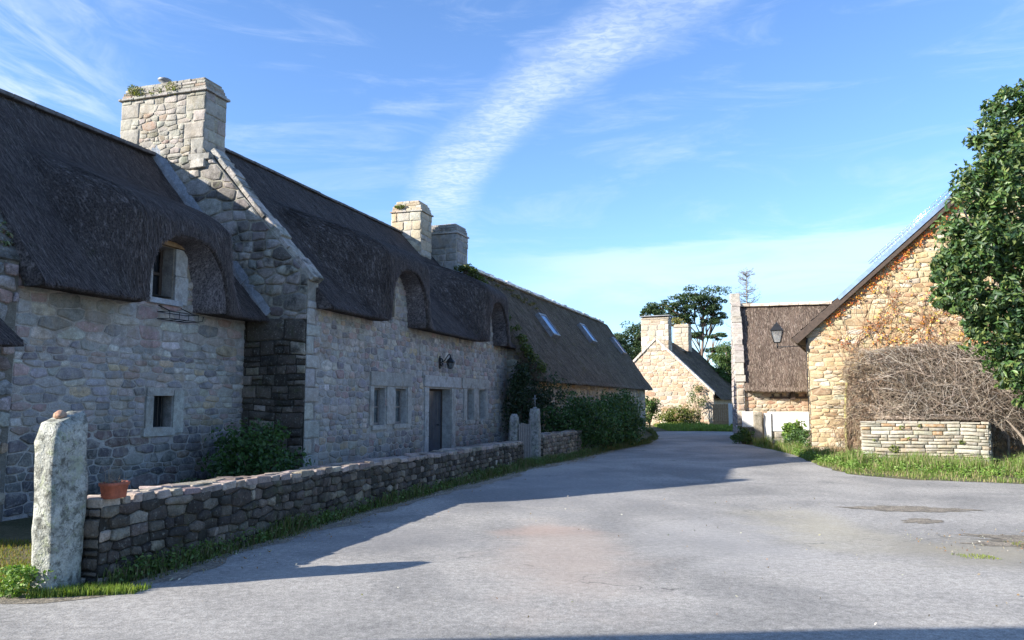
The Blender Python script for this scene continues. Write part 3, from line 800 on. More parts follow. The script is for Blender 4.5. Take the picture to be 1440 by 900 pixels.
# low lean-to at the far left
OFF0 = (7.7, 9.8)
h0 = row_empty('low_outhouse', *OFF0, label='low thatched lean-to at the left edge of the picture, joined to the nearest cottage', cat='outhouse')
mb = MB(); fm0 = lambda a, b, d: (a, 9.75-d, b)
backing(mb, fm0, 5.4, 7.74, 0, 2.5, [], (.22, .2, .18)); rubble(mb, fm0, 5.4, 7.74, 0, 2.4, PAL_HOUSE, r1, h=.17, asp=2.2, d=.03); shell(mb, 5.4, 7.7, 9.75, 13, 2.3, 11.3, 3.7, (.2, .2, .18))
mb.build('wall', [M['granite_dark'], M['mortar']], h0, OFF0)
thatch(h0, OFF0, 5.35, 7.80, 9.12, 2.32, 11.2, 3.95, 9.75, M['thatch_dark'], nr=24, seed=5.5, straws=3000)

# ================================================================== MIDDLE COTTAGE OF THE ROW
Y2 = 8.4; OFF2 = (13.2, Y2)
h2 = row_empty('thatched_cottage', *OFF2, label='middle cottage of the left row, with dark door, slit windows and huge gable chimney', cat='house')
r2 = random.Random(33); fm2 = lambda a, b, d: (a, Y2-d, b); UE = 25.75
wins = [(15.99, 16.58, 1.07, 1.92), (17.11, 17.73, 1.07, 1.92), (21.87, 22.42, 1.06, 1.96), (22.91, 23.44, 1.06, 1.96)]
door = (19.05, 20.60, 0, 1.95)
slit = (16.70, 17.0, 3.62, 4.42)
stonesurr = [(15.81, 18.0, 1.96, 2.29), (16.62, 17.07, 1.07, 1.96), (15.80, 15.98, 1.07, 1.96), (17.74, 17.98, 1.07, 1.96), (15.8, 17.98, .95, 1.07),
             (18.72, 21.28, 1.99, 2.30), (18.78, 19.04, 0, 1.99), (20.61, 20.92, 0, 1.99), (21.5, 23.8, 1.99, 2.30), (22.43, 22.90, 1.06, 1.99), (21.6, 21.86, 1.06, 1.99), (23.45, 23.7, 1.06, 1.99)]
mb = MB()
backing(mb, fm2, 13.2, UE, 0, 3.6, wins+[door], (.38, .36, .34), reveal_c=(.40, .39, .38))
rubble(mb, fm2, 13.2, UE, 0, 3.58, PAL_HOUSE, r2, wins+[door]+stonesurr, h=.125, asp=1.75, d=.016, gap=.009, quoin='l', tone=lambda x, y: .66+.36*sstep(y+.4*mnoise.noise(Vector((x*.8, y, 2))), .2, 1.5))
for uc, w_, zt in ((16.80, 1.85, 4.72), (23.35, 1.75, 4.75)):
    hw = w_/2
    backing(mb, fm2, uc-hw, uc+hw, 3.55, zt-.02, [slit] if uc < 20 else [], (.42, .38, .32))
    rubble(mb, fm2, uc-hw, uc+hw, 3.58, zt-.02, PAL_HOUSE, r2, [slit] if uc < 20 else [], h=.14, asp=1.6, d=.02)
shell(mb, 13.6, UE, Y2, 15.4, 3.5, 12, 7.3, (.35, .32, .28))
# street-side corner return at the far end
masonry(mb, lambda a, b, d: (UE+d, a, b), Y2, 11, 0, 3.4, PAL_HOUSE, r2, ch=(.14, .3))
mb.build('wall', [M['granite'], M['mortar']], h2, OFF2)
thatch(h2, OFF2, 13.50, 26.1, 7.98, 3.43, 12.0, 7.55, Y2, M['thatch_dark'], [(16.80, 1.95, 4.72, 7.85, .93, .95, 1.7), (23.36, 1.85, 4.76, 7.85, .93, .95, 1.7)], seed=2.9, nr=50, straws=30000, wid=.0045)
mb = MB()
for i in range(26):
    a = 13.9+i*.44; mb.box((a, 11.87, 7.50), (a+.44, 12.18, 7.565), jc((.8, .8, .8), rnd, .15), 0, jit=.008)
mb.build('ridge_cap', M['ridge_mortar'], h2, OFF2)
# gable wall facing the camera, with shoulders
mb = MB(); fg2 = lambda a, b, d: (13.2-d, a, b)
reg2 = [(Y2, 0), (Y2, 4.05), (10.99, 6.90), (13.2, 6.95), (15.4, 4.1), (15.4, 0)]
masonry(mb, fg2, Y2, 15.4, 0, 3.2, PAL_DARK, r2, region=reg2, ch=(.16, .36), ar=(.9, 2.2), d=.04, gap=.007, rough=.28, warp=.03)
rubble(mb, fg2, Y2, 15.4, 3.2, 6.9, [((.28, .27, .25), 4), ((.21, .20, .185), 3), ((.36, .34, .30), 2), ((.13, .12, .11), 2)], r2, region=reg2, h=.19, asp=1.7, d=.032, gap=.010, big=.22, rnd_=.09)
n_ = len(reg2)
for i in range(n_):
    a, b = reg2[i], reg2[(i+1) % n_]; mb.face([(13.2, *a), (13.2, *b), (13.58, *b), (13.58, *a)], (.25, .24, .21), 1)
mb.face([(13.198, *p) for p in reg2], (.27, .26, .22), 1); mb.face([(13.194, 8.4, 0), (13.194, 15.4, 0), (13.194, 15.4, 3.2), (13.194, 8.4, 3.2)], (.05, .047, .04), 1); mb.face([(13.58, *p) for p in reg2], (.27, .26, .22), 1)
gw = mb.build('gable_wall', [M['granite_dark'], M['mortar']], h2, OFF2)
gw['label'] = 'dark lichen-covered gable wall'
mb = MB(); coping(mb, 13.24, 13.58, Y2-.06, 3.98, 10.85, 6.85, 13, r2, (.36, .34, .31), .07); mb.build('coping', M['granite_dark'], h2, OFF2)
# pale mortar fillet where the near roof meets the gable
mb = MB()
for i in range(16):
    p, q = i/16, (i+1)/16
    A = (9.28, 3.24); B = (12.3, 6.93)
    y0, z0, y1, z1 = A[0]+(B[0]-A[0])*p, A[1]+(B[1]-A[1])*p, A[0]+(B[0]-A[0])*q, A[1]+(B[1]-A[1])*q
    wv = .05+.03*mnoise.noise(Vector((i*.7, 0, 0)))
    mb.face([(13.19-wv, y0, z0+.05), (13.19-wv, y1, z1+.05), (13.17, y1-.10, z1+.15), (13.17, y0-.10, z0+.15)], (.25, .28, .32))
    mb.face([(13.19-wv, y0, z0+.05), (13.19-wv, y1, z1+.05), (13.19-wv, y1+.1, z1-.05), (13.19-wv, y0+.1, z0-.05)], (.30, .31, .33))
mb.build('mortar_fillet', M['mortar'], h2, OFF2)

def chimney(parent, off, u0, u1, y0, y1, z0, z1, pal, m, r, cap=.32, ledge=.06, ch=(.16, .36), sh=.16, rub=False):
    mb = MB(); zt = z1-cap
    faces = [(lambda a, b, d: (u0-d, a, b), y0, y1), (lambda a, b, d: (a, y0-d, b), u0, u1), (lambda a, b, d: (u1+d, a, b), y0, y1), (lambda a, b, d: (a, y1+d, b), u0, u1)]
    for mp, a, b in faces:
        if rub: rubble(mb, mp, a, b, z0, zt, pal, r, h=.115, asp=1.8, d=.016, gap=.005, rnd_=.08, quoin='lr', qc=pal[0][0])
        else: masonry(mb, mp, a, b, z0, zt, pal, r, ch=ch, ar=(.8, 2.0), d=.02, gap=.006, warp=.008)
    mb.box((u0, y0, z0), (u1, y1, zt), (.34, .32, .27), 1)
    ob = mb.build('chimney', [m, M['mortar']], parent, off)
    # slab ledge and shouldered top of thin stones
    mb = MB(); a = y0-ledge
    while a < y1+ledge-.05:
        w_ = min(r.uniform(.3, .7), y1+ledge-a); mb.box((u0-ledge, a, zt), (u1+ledge, a+w_-.008, zt+.05), jc((.33, .31, .28), r), jit=.004); a += w_
    n = 4; hh = (cap-.05)/n
    for k in range(n):
        i_ = sh*(k/(n-.0))**1.6; aa = y0+i_; uu0, uu1 = u0+i_*.5, u1-i_*.5
        while aa < y1-i_-.02:
            w_ = r.uniform(.15, .42)
            if aa+w_ > y1-i_-.1: w_ = y1-i_-aa
            mb.box((uu0+r.uniform(-.015, .01), aa, zt+.05+k*hh), (uu1+r.uniform(-.01, .015), aa+w_-.006, zt+.05+(k+1)*hh-.005), jc(pick(pal, r), r), jit=.007); aa += w_
    mb.build('cap', m, ob, (0, 0, 0) if False else off)
    return ob
chm = chimney(h2, OFF2, 13.18, 13.84, 10.97, 13.18, 6.75, 8.47, PAL_CHIM, M['granite'], r2, cap=.34, rub=True)
mb = MB(); mb.box((13.12, 10.78, 6.62), (13.95, 11.3, 6.75), (.34, .33, .30), jit=.01); mb.box((13.12, 10.9, 6.45), (13.6, 11.25, 6.64), (.42, .40, .36), jit=.01); mb.build('corbel', M['granite'], chm, OFF2)
mb = MB(); mb.lathe([(.07, 0), (.06, .10), (.05, .12), (.13, .17), (.15, .21), (.12, .23), (.02, .24)], (13.5, 12.35, 8.45), 10); mb.build('cowl', M['lead'], chm, OFF2)
mb = MB()
for (y, z, n) in ((12.85, 8.36, 150), (12.7, 8.28, 80), (12.25, 8.22, 40), (11.85, 8.30, 60), (11.8, 8.2, 30)):
    leaf_cloud(mb, (13.14, y, z), .10, .14, .11, n, .04, [(.16, .17, .03), (.10, .14, .03), (.22, .20, .06)], r2, .2, asp=.25)
mb.build('weeds', M['grass'], chm, OFF2, kind='stuff')
ch2 = chimney(h2, OFF2, 24.6, 25.5, 11.18, 12.32, 6.4, 8.66, [((.44, .38, .29), 3), ((.38, .32, .23), 2), ((.38, .36, .32), 2)], M['schist'], r2, cap=.42, ch=(.3, .5), sh=.2)
mb = MB(); leaf_cloud(mb, (24.55, 12.0, 8.45), .08, .22, .08, 160, .035, [(.16, .17, .03), (.10, .14, .03)], r2, .2); mb.build('weeds', M['grass'], ch2, OFF2)
ch2['label'] = 'pale sunlit chimney on the ridge'

# windows of the middle cottage
def surround(w, parts):
    for nm, a, b, z0, z1, c, dd in parts:
        mb = MB(); dressed(mb, fm2, a, b, z0, z1, c, d=dd); mb.build(nm, M['granite'], w, OFF2)
gc = (.40, .39, .37)
for k, o in enumerate(wins):
    w = empty('window', (0, 0, 0)); w.parent = h2
    if k == 0: surround(w, [('lintel', 15.81, 18.0, 1.965, 2.29, (.33, .32, .30), .045), ('jamb', 15.80, 15.98, 1.07, 1.96, gc, .035), ('sill', 15.9, 16.66, .96, 1.065, gc, .05)])
    if k == 1: surround(w, [('jamb', 16.62, 17.07, 1.07, 1.96, gc, .035), ('jamb', 17.75, 17.98, 1.07, 1.96, gc, .035), ('sill', 17.0, 17.9, .96, 1.065, gc, .045)])
    if k == 2: surround(w, [('lintel', 21.45, 22.5, 1.995, 2.30, gc, .045), ('jamb', 21.6, 21.86, 1.06, 1.99, gc, .035), ('sill', 21.75, 22.5, .94, 1.055, gc, .045)])
    if k == 3: surround(w, [('lintel', 22.53, 23.8, 1.995, 2.30, gc, .04), ('jamb', 22.44, 22.89, 1.06, 1.99, gc, .035), ('jamb', 23.46, 23.7, 1.06, 1.99, gc, .035)])
    mb = MB(); mb.box((o[0], Y2+.19, o[2]), (o[1], Y2+.20, o[3])); mb.build('pane', M['curtain_glass'], w, OFF2)
    mb = MB(); a, b, z0, z1 = o; zm = z0+(z1-z0)*.48
    for q in ((a, a+.05, z0, z1), (b-.05, b, z0, z1), (a+.05, b-.05, z0, z0+.05), (a+.05, b-.05, z1-.05, z1)): mb.box((q[0], Y2+.14, q[2]), (q[1], Y2+.185, q[3]))
    mb.box((a+.05, Y2+.15, zm-.02), (b-.05, Y2+.18, zm+.02)); mb.build('frame', M['grey_wood'], w, OFF2)
w = empty('dormer_window', (0, 0, 0)); w.parent = h2
mb = MB(); mb.box((slit[0], Y2+.20, slit[2]), (slit[1], Y2+.22, slit[3])); mb.build('pane', M['glass'], w, OFF2)
mb = MB()
for q in ((slit[0], slit[0]+.04, slit[2], slit[3]), (slit[1]-.04, slit[1], slit[2], slit[3]), (slit[0]+.04, slit[1]-.04, 3.88, 3.92)): mb.box((q[0], Y2+.15, q[2]), (q[1], Y2+.195, q[3]))
mb.build('frame', M['dark_wood'], w, OFF2)
w = empty('door', (0, 0, 0)); w.parent = h2
mb = MB()
for k in range(6):
    a = 19.10+k*.24; mb.box((a, Y2+.26, .05), (a+.232, Y2+.30, 1.90), (1, 1, 1))
mb.build('leaf', M['door_paint'], w, OFF2)
mb = MB(); mb.box((19.05, Y2+.24, 0), (19.10, Y2+.30, 1.95)); mb.box((20.55, Y2+.24, 0), (20.60, Y2+.30, 1.95)); mb.box((19.1, Y2+.24, 1.90), (20.55, Y2+.30, 1.95)); mb.build('frame', M['dark_wood'], w, OFF2)
mb = MB(); mb.tube([(20.3, Y2+.25, .95), (20.3, Y2+.20, .97), (20.18, Y2+.19, .97)], .012, 6); mb.build('handle', M['black_iron'], w, OFF2)
surround(w, [('lintel', 18.72, 21.28, 1.995, 2.30, (.44, .43, .43), .055)])
for nm, a, b in (('jamb', 18.78, 19.04), ('jamb', 20.62, 20.92)):
    mb = MB(); z = 0
    for hh in (.7, .62, .66): dressed(mb, fm2, a, b, z, z+hh, jc((.42, .41, .40)), d=.04); z += hh
    mb.build(nm, M['granite'], w, OFF2)
mb = MB(); mb.box((18.8, Y2-.35, .0), (20.9, Y2+.24, .06), (.35, .34, .33)); mb.build('doorstep', M['granite'], w, OFF2)
# wall lantern over the door
wl = row_empty('wall_lantern', 20.0, Y2, label='small black iron lantern on a scrolled bracket above the cottage door', cat='lantern')
ow = (20.0, Y2)
mb = MB(); mb.box((19.72, Y2-.05, 2.5), (19.80, Y2-.02, 2.84))
mb.tube([(19.76, Y2-.05, 2.66), (19.78, Y2-.16, 2.72), (19.82, Y2-.22, 2.84), (19.90, Y2-.24, 2.90), (19.98, Y2-.24, 2.88), (20.0, Y2-.24, 2.82)], .015, 6)
mb.tube([(19.76+.10*math.cos(t*.6), Y2-.07, 2.68+.10*math.sin(t*.6)) for t in range(11)], .018, 6)
mb.build('bracket', M['black_iron'], wl, ow)
mb = MB(); mb.lathe([(.02, 0), (.07, .02), (.11, .17), (.13, .19), (.05, .29), (.015, .32)], (20.0, Y2-.24, 2.50), 6, smooth=False); 
lt = mb.build('roof_cap', M['black_iron'], wl, ow)
mb = MB(); mb.lathe([(.082, 0), (.118, .13)], (20.0, Y2-.24, 2.53), 6, smooth=False); mb.build('glass', M['lamp_glass'], wl, ow)

# ================================================================== THIRD COTTAGE (long low roof, skylights)
R3 = rad(70.0)
O3 = (1.27, 26.7)
h3 = empty('thatched_cottage', (*O3, 0), R3, label='long low thatched house at the far end of the left row, with three roof windows', cat='house')
r3 = random.Random(44); L3 = 20.2
fm3 = lambda a, b, d: (a, .45-d, b)
mb = MB(); backing(mb, fm3, 0, L3, 0, 2.65, [], (.42, .33, .22))
rubble(mb, fm3, 0, L3, 0, 2.6, [((.46, .33, .21), 4), ((.40, .34, .29), 4), ((.36, .30, .27), 3), ((.55, .45, .32), 2)], r3, h=.17, d=.025)
rubble(mb, lambda a, b, d: (-d, a, b), .45, 5.6, 0, 6.0, PAL_HOUSE, r3, region=[(.45, 0), (.45, 2.6), (3, 6), (5.6, 2.6), (5.6, 0)], h=.17, d=.025)
shell(mb, 0, L3, .45, 5.6, 2.6, 3.0, 6.0, (.4, .34, .26))
masonry(mb, lambda a, b, d: (L3+d, a, b), .45, 5.6, 0, 6.0, PAL_HOUSE, r3, region=[(.45, 0), (.45, 2.6), (3, 6), (5.6, 2.6), (5.6, 0)], ch=(.16, .32))
mb.build('wall', [M['granite'], M['mortar']], h3)
thatch(h3, (0, 0), -.25, L3+.45, 0, 2.28, 3.0, 6.35, .45, M['thatch_brown'], nr=40, step=.2, seed=8.1, ubend=lambda u, q: (1.2*q if u > L3+.3 else (.6*q if u > L3-.6 else 0)), dip=-.06, straws=16000, wid=.009)
mb = MB()
for i in range(42):
    a = .2+i*.48; mb.box((a, 2.84+rnd.uniform(-.02, .02), 6.30), (a+.46, 3.2, 6.40+rnd.uniform(-.02, .03)), jc((.75, .72, .68), rnd, .35), 0, jit=.01)
mb.build('ridge_cap', M['mortar'], h3)
def skylight(u, z, w, l):
    # set on the slope
    sl_ = (6.35-2.28)/3.0; y = (z-2.28)/sl_; nl = math.hypot(1, sl_); ty, tz = 1/nl, sl_/nl; ny, nz = -sl_/nl, 1/nl
    T = lambda a, b, c: (u+a, y+ty*b+ny*c, z+tz*b+nz*c)
    e = empty('skylight', (0, 0, 0)); e.parent = h3
    mb = MB(); t = .09
    for q in ((0, w, 0, t), (0, w, l-t, l), (0, t, t, l-t), (w-t, w, t, l-t)): mb.box((q[0], q[2], -.1), (q[1], q[3], .14), T=T)
    mb.build('frame', M['lead'], e)
    mb = MB(); mb.box((t, t, .0), (w-t, l-t, .11), T=T); mb.build('pane', M['skylight_glass'], e)
for u, z in ((5.1, 4.28), (12.4, 4.55), (19.0, 4.35)): skylight(u, z, .95, 1.15)
# grey chimney standing at its near end
r3b = random.Random(9)
mb3 = chimney(h3, (0, 0), 0.15, 1.15, 3.55, 4.72, 4.2, 8.1, [((.26, .26, .25), 3), ((.22, .22, .22), 2), ((.31, .30, .28), 2)], M['granite'], r3b, cap=.38, ch=(.34, .48), sh=.1)
mb3['label'] = 'grey shaded chimney of large blocks'
mb = MB()
for k in range(70):
    t = k/70; u, y, z = -.25-.06*0, 0, 0
    y = 3.3*(1-t); z = 2.35+(6.35-2.28)/3.0*y
    if y > 3: z = 6.3
    dn = math.exp(-((t-.12)/.16)**2)+.9*math.exp(-((t-.80)/.12)**2)+.25
    if r3.random() < dn: leaf_cloud(mb, (-.1+r3.uniform(-.25, .35), y+r3.uniform(-.1, .1), z+.04), .22, .16, .10, 60, .05, [(.07, .10, .018), (.12, .14, .03), (.05, .07, .02)], r3, .2)
for k in range(22):
    u = r3.uniform(.4, 6); y = 2.95-.18*u*.5+r3.uniform(-.15, .15); z = 2.34+4.07/3*y
    leaf_cloud(mb, (u, y, z), .25, .09, .06, 30, .04, [(.14, .11, .04), (.09, .10, .025), (.20, .14, .07)], r3, .1)
mb.build('roof_moss', M['leaf'], h3)

# ================================================================== GARDEN WALL, POST, GATE
def free_wall(name, p0, p1, h0_, h1_, thick, r, label, pal=PAL_DARK, m=None, top=(.50, .47, .42), group=None, ch=(.09, .19), **kw):
    dx, dy = p1[0]-p0[0], p1[1]-p0[1]; L = math.hypot(dx, dy); ang = math.atan2(dy, dx)
    root = empty(name, (*p0, 0), ang, label=label, cat='wall', group=group)
    H_ = lambda a: h0_+(h1_-h0_)*a/L + .025*mnoise.noise(Vector((a*.8, 5, 0)))
    mb = MB(); hm = max(h0_, h1_)-.09
    reg = [(0, -.1), (L, -.1), (L, h1_-.09), (0, h0_-.09)]
    rubble(mb, lambda a, b, d: (a, -d, b), 0, L, 0, hm, pal, r, region=reg, h=.098, asp=1.9, d=.032, gap=.004, big=.05, jit=.09, rnd_=.08)
    masonry(mb, lambda a, b, d: (-d, a, b), 0, thick, 0, h0_-.1, pal, r, ch=ch, d=.04, warp=.01)
    masonry(mb, lambda a, b, d: (L+d, a, b), 0, thick, 0, h1_-.1, pal, r, ch=ch, d=.04, warp=.01)
    for y in (0, thick): mb.face([(0, y, 0), (L, y, 0), (L, y, h1_-.1), (0, y, h0_-.1)], (.028, .026, .022), 1)
    mb.face([(0, 0, h0_-.09), (L, 0, h1_-.09), (L, thick, h1_-.09), (0, thick, h0_-.09)], (.3, .28, .24), 1)
    for x in (0, L): mb.face([(x, 0, 0), (x, thick, 0), (x, thick, (h0_ if x == 0 else h1_)-.1), (x, 0, (h0_ if x == 0 else h1_)-.1)], (.028, .026, .022), 1)
    mb.build('stone_body', [m or M['wall_stone'], M['mortar']], root)
    mb = MB(); a = -.02
    while a < L:
        w_ = min(r.uniform(.12, .36), L-a+.02)
        rows_ = [-.02+r.uniform(-.015, .01)]
        while rows_[-1] < thick-.12: rows_.append(rows_[-1]+r.uniform(.09, .2))
        rows_[-1] = thick+.02
        for y0_, y1_ in zip(rows_, rows_[1:]): mb.box((a+r.uniform(0, .01), y0_+.003, H_(a)-.11), (a+w_-r.uniform(.004, .02), y1_-.003, H_(a)-.03+r.uniform(-.014, .014)), jc(top, r, .3, .06), jit=.012, rn=r)
        a += w_
    mb.build('cap_stones', M['wall_cap'], root)
    return root
rw = random.Random(77)
free_wall('garden_wall', (-3.62, 7.02), (.28, 20.3), .77, .62, .38, rw, 'long low dark rubble garden wall between the standing stone and the wooden gate', top=(.27, .225, .195))
free_wall('garden_wall', (.84, 21.5), (2.25, 25.6), .74, .72, .35, rw, 'short stretch of rubble wall beyond the wooden gate, in front of the hedge', pal=[((.22, .19, .16), 4), ((.30, .25, .20), 3), ((.14, .12, .10), 2)], top=(.24, .21, .18))

def rough_pillar(name, loc, rz, w, dp, h, label, m, r, c=(.36, .37, .34), lean=(0, 0), nz=14, top='flat', cat='post', amp=.03, group=None):
    mb = MB(); n = 8; rings = []
    for j in range(nz+1):
        z = h*j/nz; t = j/nz; tp = 1.0-.03*t
        if j >= nz-1: tp *= (.96 if j == nz-1 else .80)
        ring = []
        m_ = 5
        per = []
        for s0, s1 in (((-1, -1), (1, -1)), ((1, -1), (1, 1)), ((1, 1), (-1, 1)), ((-1, 1), (-1, -1))):
            for k in range(m_): per.append((s0[0]+(s1[0]-s0[0])*k/m_, s0[1]+(s1[1]-s0[1])*k/m_))
        for (x, y) in per:
            L = (abs(x)**14+abs(y)**14)**(1/14); x, y = x/L, y/L
            q = mnoise.noise(Vector((x*1.3+loc[0], y*1.3+loc[1], z*2.2)))*amp + mnoise.noise(Vector((x*5, y*5, z*9)))*amp*.35
            zz = z
            if top == 'slant' and j >= nz-1: zz += .05*x
            if top == 'round': tp2 = math.sqrt(max(.02, 1-max(0, (t-.86)/.14)**2*.85)); x, y = x*tp2, y*(.6+.4*tp2)
            ring.append(len(mb.v)); mb.v.append((x*(w/2*tp+q)+lean[0]*t, y*(dp/2*tp+q)+lean[1]*t, zz))
        rings.append(ring)
    N = len(rings[0])
    for a, b in zip(rings, rings[1:]):
        for k in range(N): mb.fi((a[k], a[(k+1) % N], b[(k+1) % N], b[k]), c)
    mb.fi(rings[-1], c, 0, True)
    o = mb.build(name, m, None); o.location = (*loc, 0); o.rotation_euler = (0, 0, rz)
    return tag(o, label=label, cat=cat, group=group)
rough_pillar('standing_stone', (-3.87, 6.86), ROWROT+.05, .37, .23, 1.47, 'tall rough granite post at the near end of the garden wall, topped by a pebble', M['granite_post'], rw, top='slant', cat='stone post', amp=.028, lean=(-.02, .02))
mb = MB()
for (x, y, s_, c) in ((0, 0, .055, (.40, .24, .17)),): 
    mb.lathe([(s_*.6, 0), (s_*1.05, .02), (s_*.95, .05), (s_*.4, .075), (.002, .08)], (x, y, 0), 7, c)
pb = mb.build('pebble', M['schist']); pb.location = (-3.92, 6.84, 1.45); tag(pb, 'small reddish stone lying on top of the tall granite post', 'stone')
# terracotta trough on the wall
POTS = .72
pt = empty('flower_pot', (-3.56, 7.12, .745), ROWROT, label='ribbed terracotta trough with dry stems standing on the garden wall beside the granite post', cat='flower pot')
mb = MB(); N = 40
prof = [(.0, 0, .80), (.0, .01, .84), (0, .15, .98), (0, .155, 1.07), (0, .195, 1.09), (0, .197, 1.0), (0, .15, .95)]
rings = []
for _, z, k in prof:
    ring = []
    for i in range(N):
        t = 2*math.pi*i/N; cxx, syy = math.cos(t), math.sin(t); L = (abs(cxx)**5+abs(syy)**5)**.2
        rb = .004*math.cos(i*math.pi) if z < .15 else 0
        ring.append(len(mb.v)); mb.v.append((cxx/L*(.16*k+rb), syy/L*(.105*k+rb), z))
    rings.append(ring)
for a, b in zip(rings, rings[1:]):
    for k in range(N): mb.fi((a[k], a[(k+1) % N], b[(k+1) % N], b[k]), smooth=True)
mb.fi(rings[0][::-1], smooth=False); mb.build('pot', M['terracotta'], pt)
mb = MB(); mb.face([(math.cos(2*math.pi*i/24)*.15, math.sin(2*math.pi*i/24)*.095, .165) for i in range(24)], (.05, .04, .03)); mb.build('potting_soil', M['soil'], pt)
mb = MB()
for k in range(40):
    x, y = rw.uniform(-.13, .13), rw.uniform(-.07, .07); hh = rw.uniform(.03, .12) if k > 4 else rw.uniform(.16, .28)
    mb.tube([(x, y, .16), (x+rw.uniform(-.02, .02), y+rw.uniform(-.02, .02), .16+hh*.6), (x+rw.uniform(-.05, .05), y+rw.uniform(-.05, .05), .16+hh)], [.003, .0025, .001], 4, jc((.30, .22, .17), rw, .3))
for k in range(8): leaf_cloud(mb, (rw.uniform(-.12, .12), rw.uniform(-.06, .06), .19), .04, .03, .025, 14, .02, [(.20, .15, .12), (.12, .09, .07), (.28, .24, .2)], rw)
mb.build('dry_stems', M['leaf'], pt)

pt.scale = (POTS, POTS, POTS)
gpx = [((.06, 20.95), .26, .22, 1.28, 'round', 'round-topped granite gatepost on the left of the wooden gate'), ((.62, 21.2), .28, .26, 1.42, 'flat', 'square-topped granite gatepost on the right of the wooden gate')]
for (loc, w_, d_, h_, tp, lb) in gpx:
    rough_pillar('gatepost', loc, ROWROT, w_, d_, h_, lb, M['granite_post'], rw, c=(.30, .29, .28), top=tp, cat='gatepost', amp=.015, group='granite gateposts of the garden')
gt = empty('garden_gate', (.18, 20.85, 0), math.atan2(.35, .42), label='narrow weathered grey picket gate between the two granite gateposts', cat='gate')
for k in range(6):
    mb = MB(); x = .0+k*.062; mb.box((x, -.012, .08), (x+.048, .012, 1.02+.02*math.sin(k)), jit=.002); mb.build('picket', M['grey_wood'], gt)
for z in (.25, .85):
    mb = MB(); mb.box((-.02, .012, z), (.38, .04, z+.07)); mb.build('rail', M['grey_wood'], gt)
mb = MB(); mb.box((.37, -.02, 0), (.41, .04, 1.12)); mb.build('stile', M['grey_wood'], gt)
orn = empty('gatepost_ornament', (.62, 21.2, 1.42), 0, label='little grey cross-shaped ornament on top of the right gatepost', cat='ornament')
mb = MB(); mb.box((-.05, -.04, 0), (.05, .04, .04)); mb.build('base', M['lead'], orn)
mb = MB(); mb.tube([(0, 0, .04), (0, 0, .36)], [.016, .012], 6); mb.tube([(-.06, 0, .26), (.06, 0, .26)], .011, 6); mb.build('stem', M['lead'], orn)
mb = MB(); mb.lathe([(.3, 0), (.5, .05), (.46, .14), (.2, .2), (.02, .21)], (0, 0, 0), 9, (.3, .3, .28), sx=1.2, sy=.6)
bl = mb.build('boulder', M['granite_dark']); bl.location = row(8.6, 7.2); tag(bl, 'low flat boulder in the garden just behind the garden wall', 'boulder')

# ================================================================== BARN ON THE RIGHT
OB = (8.9, 23.5); RB = rad(-24)
barn = empty('stone_barn', (*OB, 0), RB, label='golden rubble barn gable on the right with a slate roof and creeper', cat='barn')
rb_ = random.Random(55)
SLB = .89; xr = 5.75; ez = 3.62; pz = ez+SLB*xr
regb = [(0, 0), (0, ez), (xr, pz), (2*xr, ez), (2*xr, 0)]
mb = MB(); mb.face([(x, 0, z) for x, z in regb], (.44, .35, .22), 1)
rubble(mb, lambda a, b, d: (a, -d, b), 0, 2*xr, 0, pz, PAL_BARN, rb_, region=regb, h=.125, asp=2.4, d=.017, gap=.008)
mb.face([(0, 0, 0), (0, 9, 0), (0, 9, ez), (0, 0, ez)], (.5, .38, .24), 1); mb.face([(2*xr, 0, 0), (2*xr, 9, 0), (2*xr, 9, ez), (2*xr, 0, ez)], (.5, .38, .24), 1)
mb.face([(x, 9, z) for x, z in regb], (.5, .38, .24), 1)
masonry(mb, lambda a, b, d: (-d, a, b), 0, 9, 0, ez, PAL_BARN, rb_, ch=(.12, .26), d=.03)
mb.build('gable_wall', [M['schist'], M['mortar']], barn)
mb = MB(); nl = math.hypot(1, SLB)
def TL(a, b, c):  # a up the slope from the eave, b along depth, c out of the slope
    x0, z0 = -.42, ez+.20-.42*SLB+.05
    return (x0+a/nl-c*SLB/nl, b, z0+a*SLB/nl+c/nl)
LS = (xr+.42)*nl
mb.box((0, -.16, -.10), (LS, 9.2, 0), (.10, .07, .05), 0, T=TL)
def TR(a, b, c): x, y, z = TL(a, b, c); return (2*xr-x, y, z)
mb.box((0, -.16, -.10), (LS, 9.2, 0), (.10, .07, .05), 0, T=TR)
rf = mb.build('roof', M['dark_wood'], barn)
mb = MB(); i = 0; a = 0
while a < LS-.05:
    b = -.14+(.11 if i % 2 else 0)
    while b < 9.15:
        bb = min(b+.21, 9.18)
        z_ = .012+rb_.uniform(0, .006)
        p = [(a-.05, b, z_+.02), (a-.05, bb, z_+.02), (a+.21, bb, .004), (a+.21, b, .004)]; c = jc((.13, .14, .17), rb_, .3)
        mb.face([TL(*q) for q in p], c); lo = [(a-.05, b, z_+.02), (a-.05, bb, z_+.02), (a-.05, bb, z_), (a-.05, b, z_)]; mb.face([TL(*q) for q in lo], c)
        b = bb+.008
    a += .20; i += 1
mb.face([TR(0, -.14, .02), TR(0, 9.15, .02), TR(LS, 9.15, .02), TR(LS, -.14, .02)], (.13, .14, .17))
mb.build('slates', M['slate'], rf)
mb = MB(); mb.box((1.75, -.20, -.005), (LS, -.05, .035), T=TL); mb.box((1.75, -.215, -.09), (LS, -.195, .03), T=TL)
mb.build('verge_flashing', M['zinc'], rf)
mb = MB(); mb.box((0, -.19, -.22), (LS, -.162, -.005), T=TL); mb.box((0, -.19, -.22), (LS, -.162, -.005), T=TR); mb.box((-.03, -.16, -.18), (0, 9.1, .01), T=TL); mb.build('bargeboard', M['dark_wood'], rf)
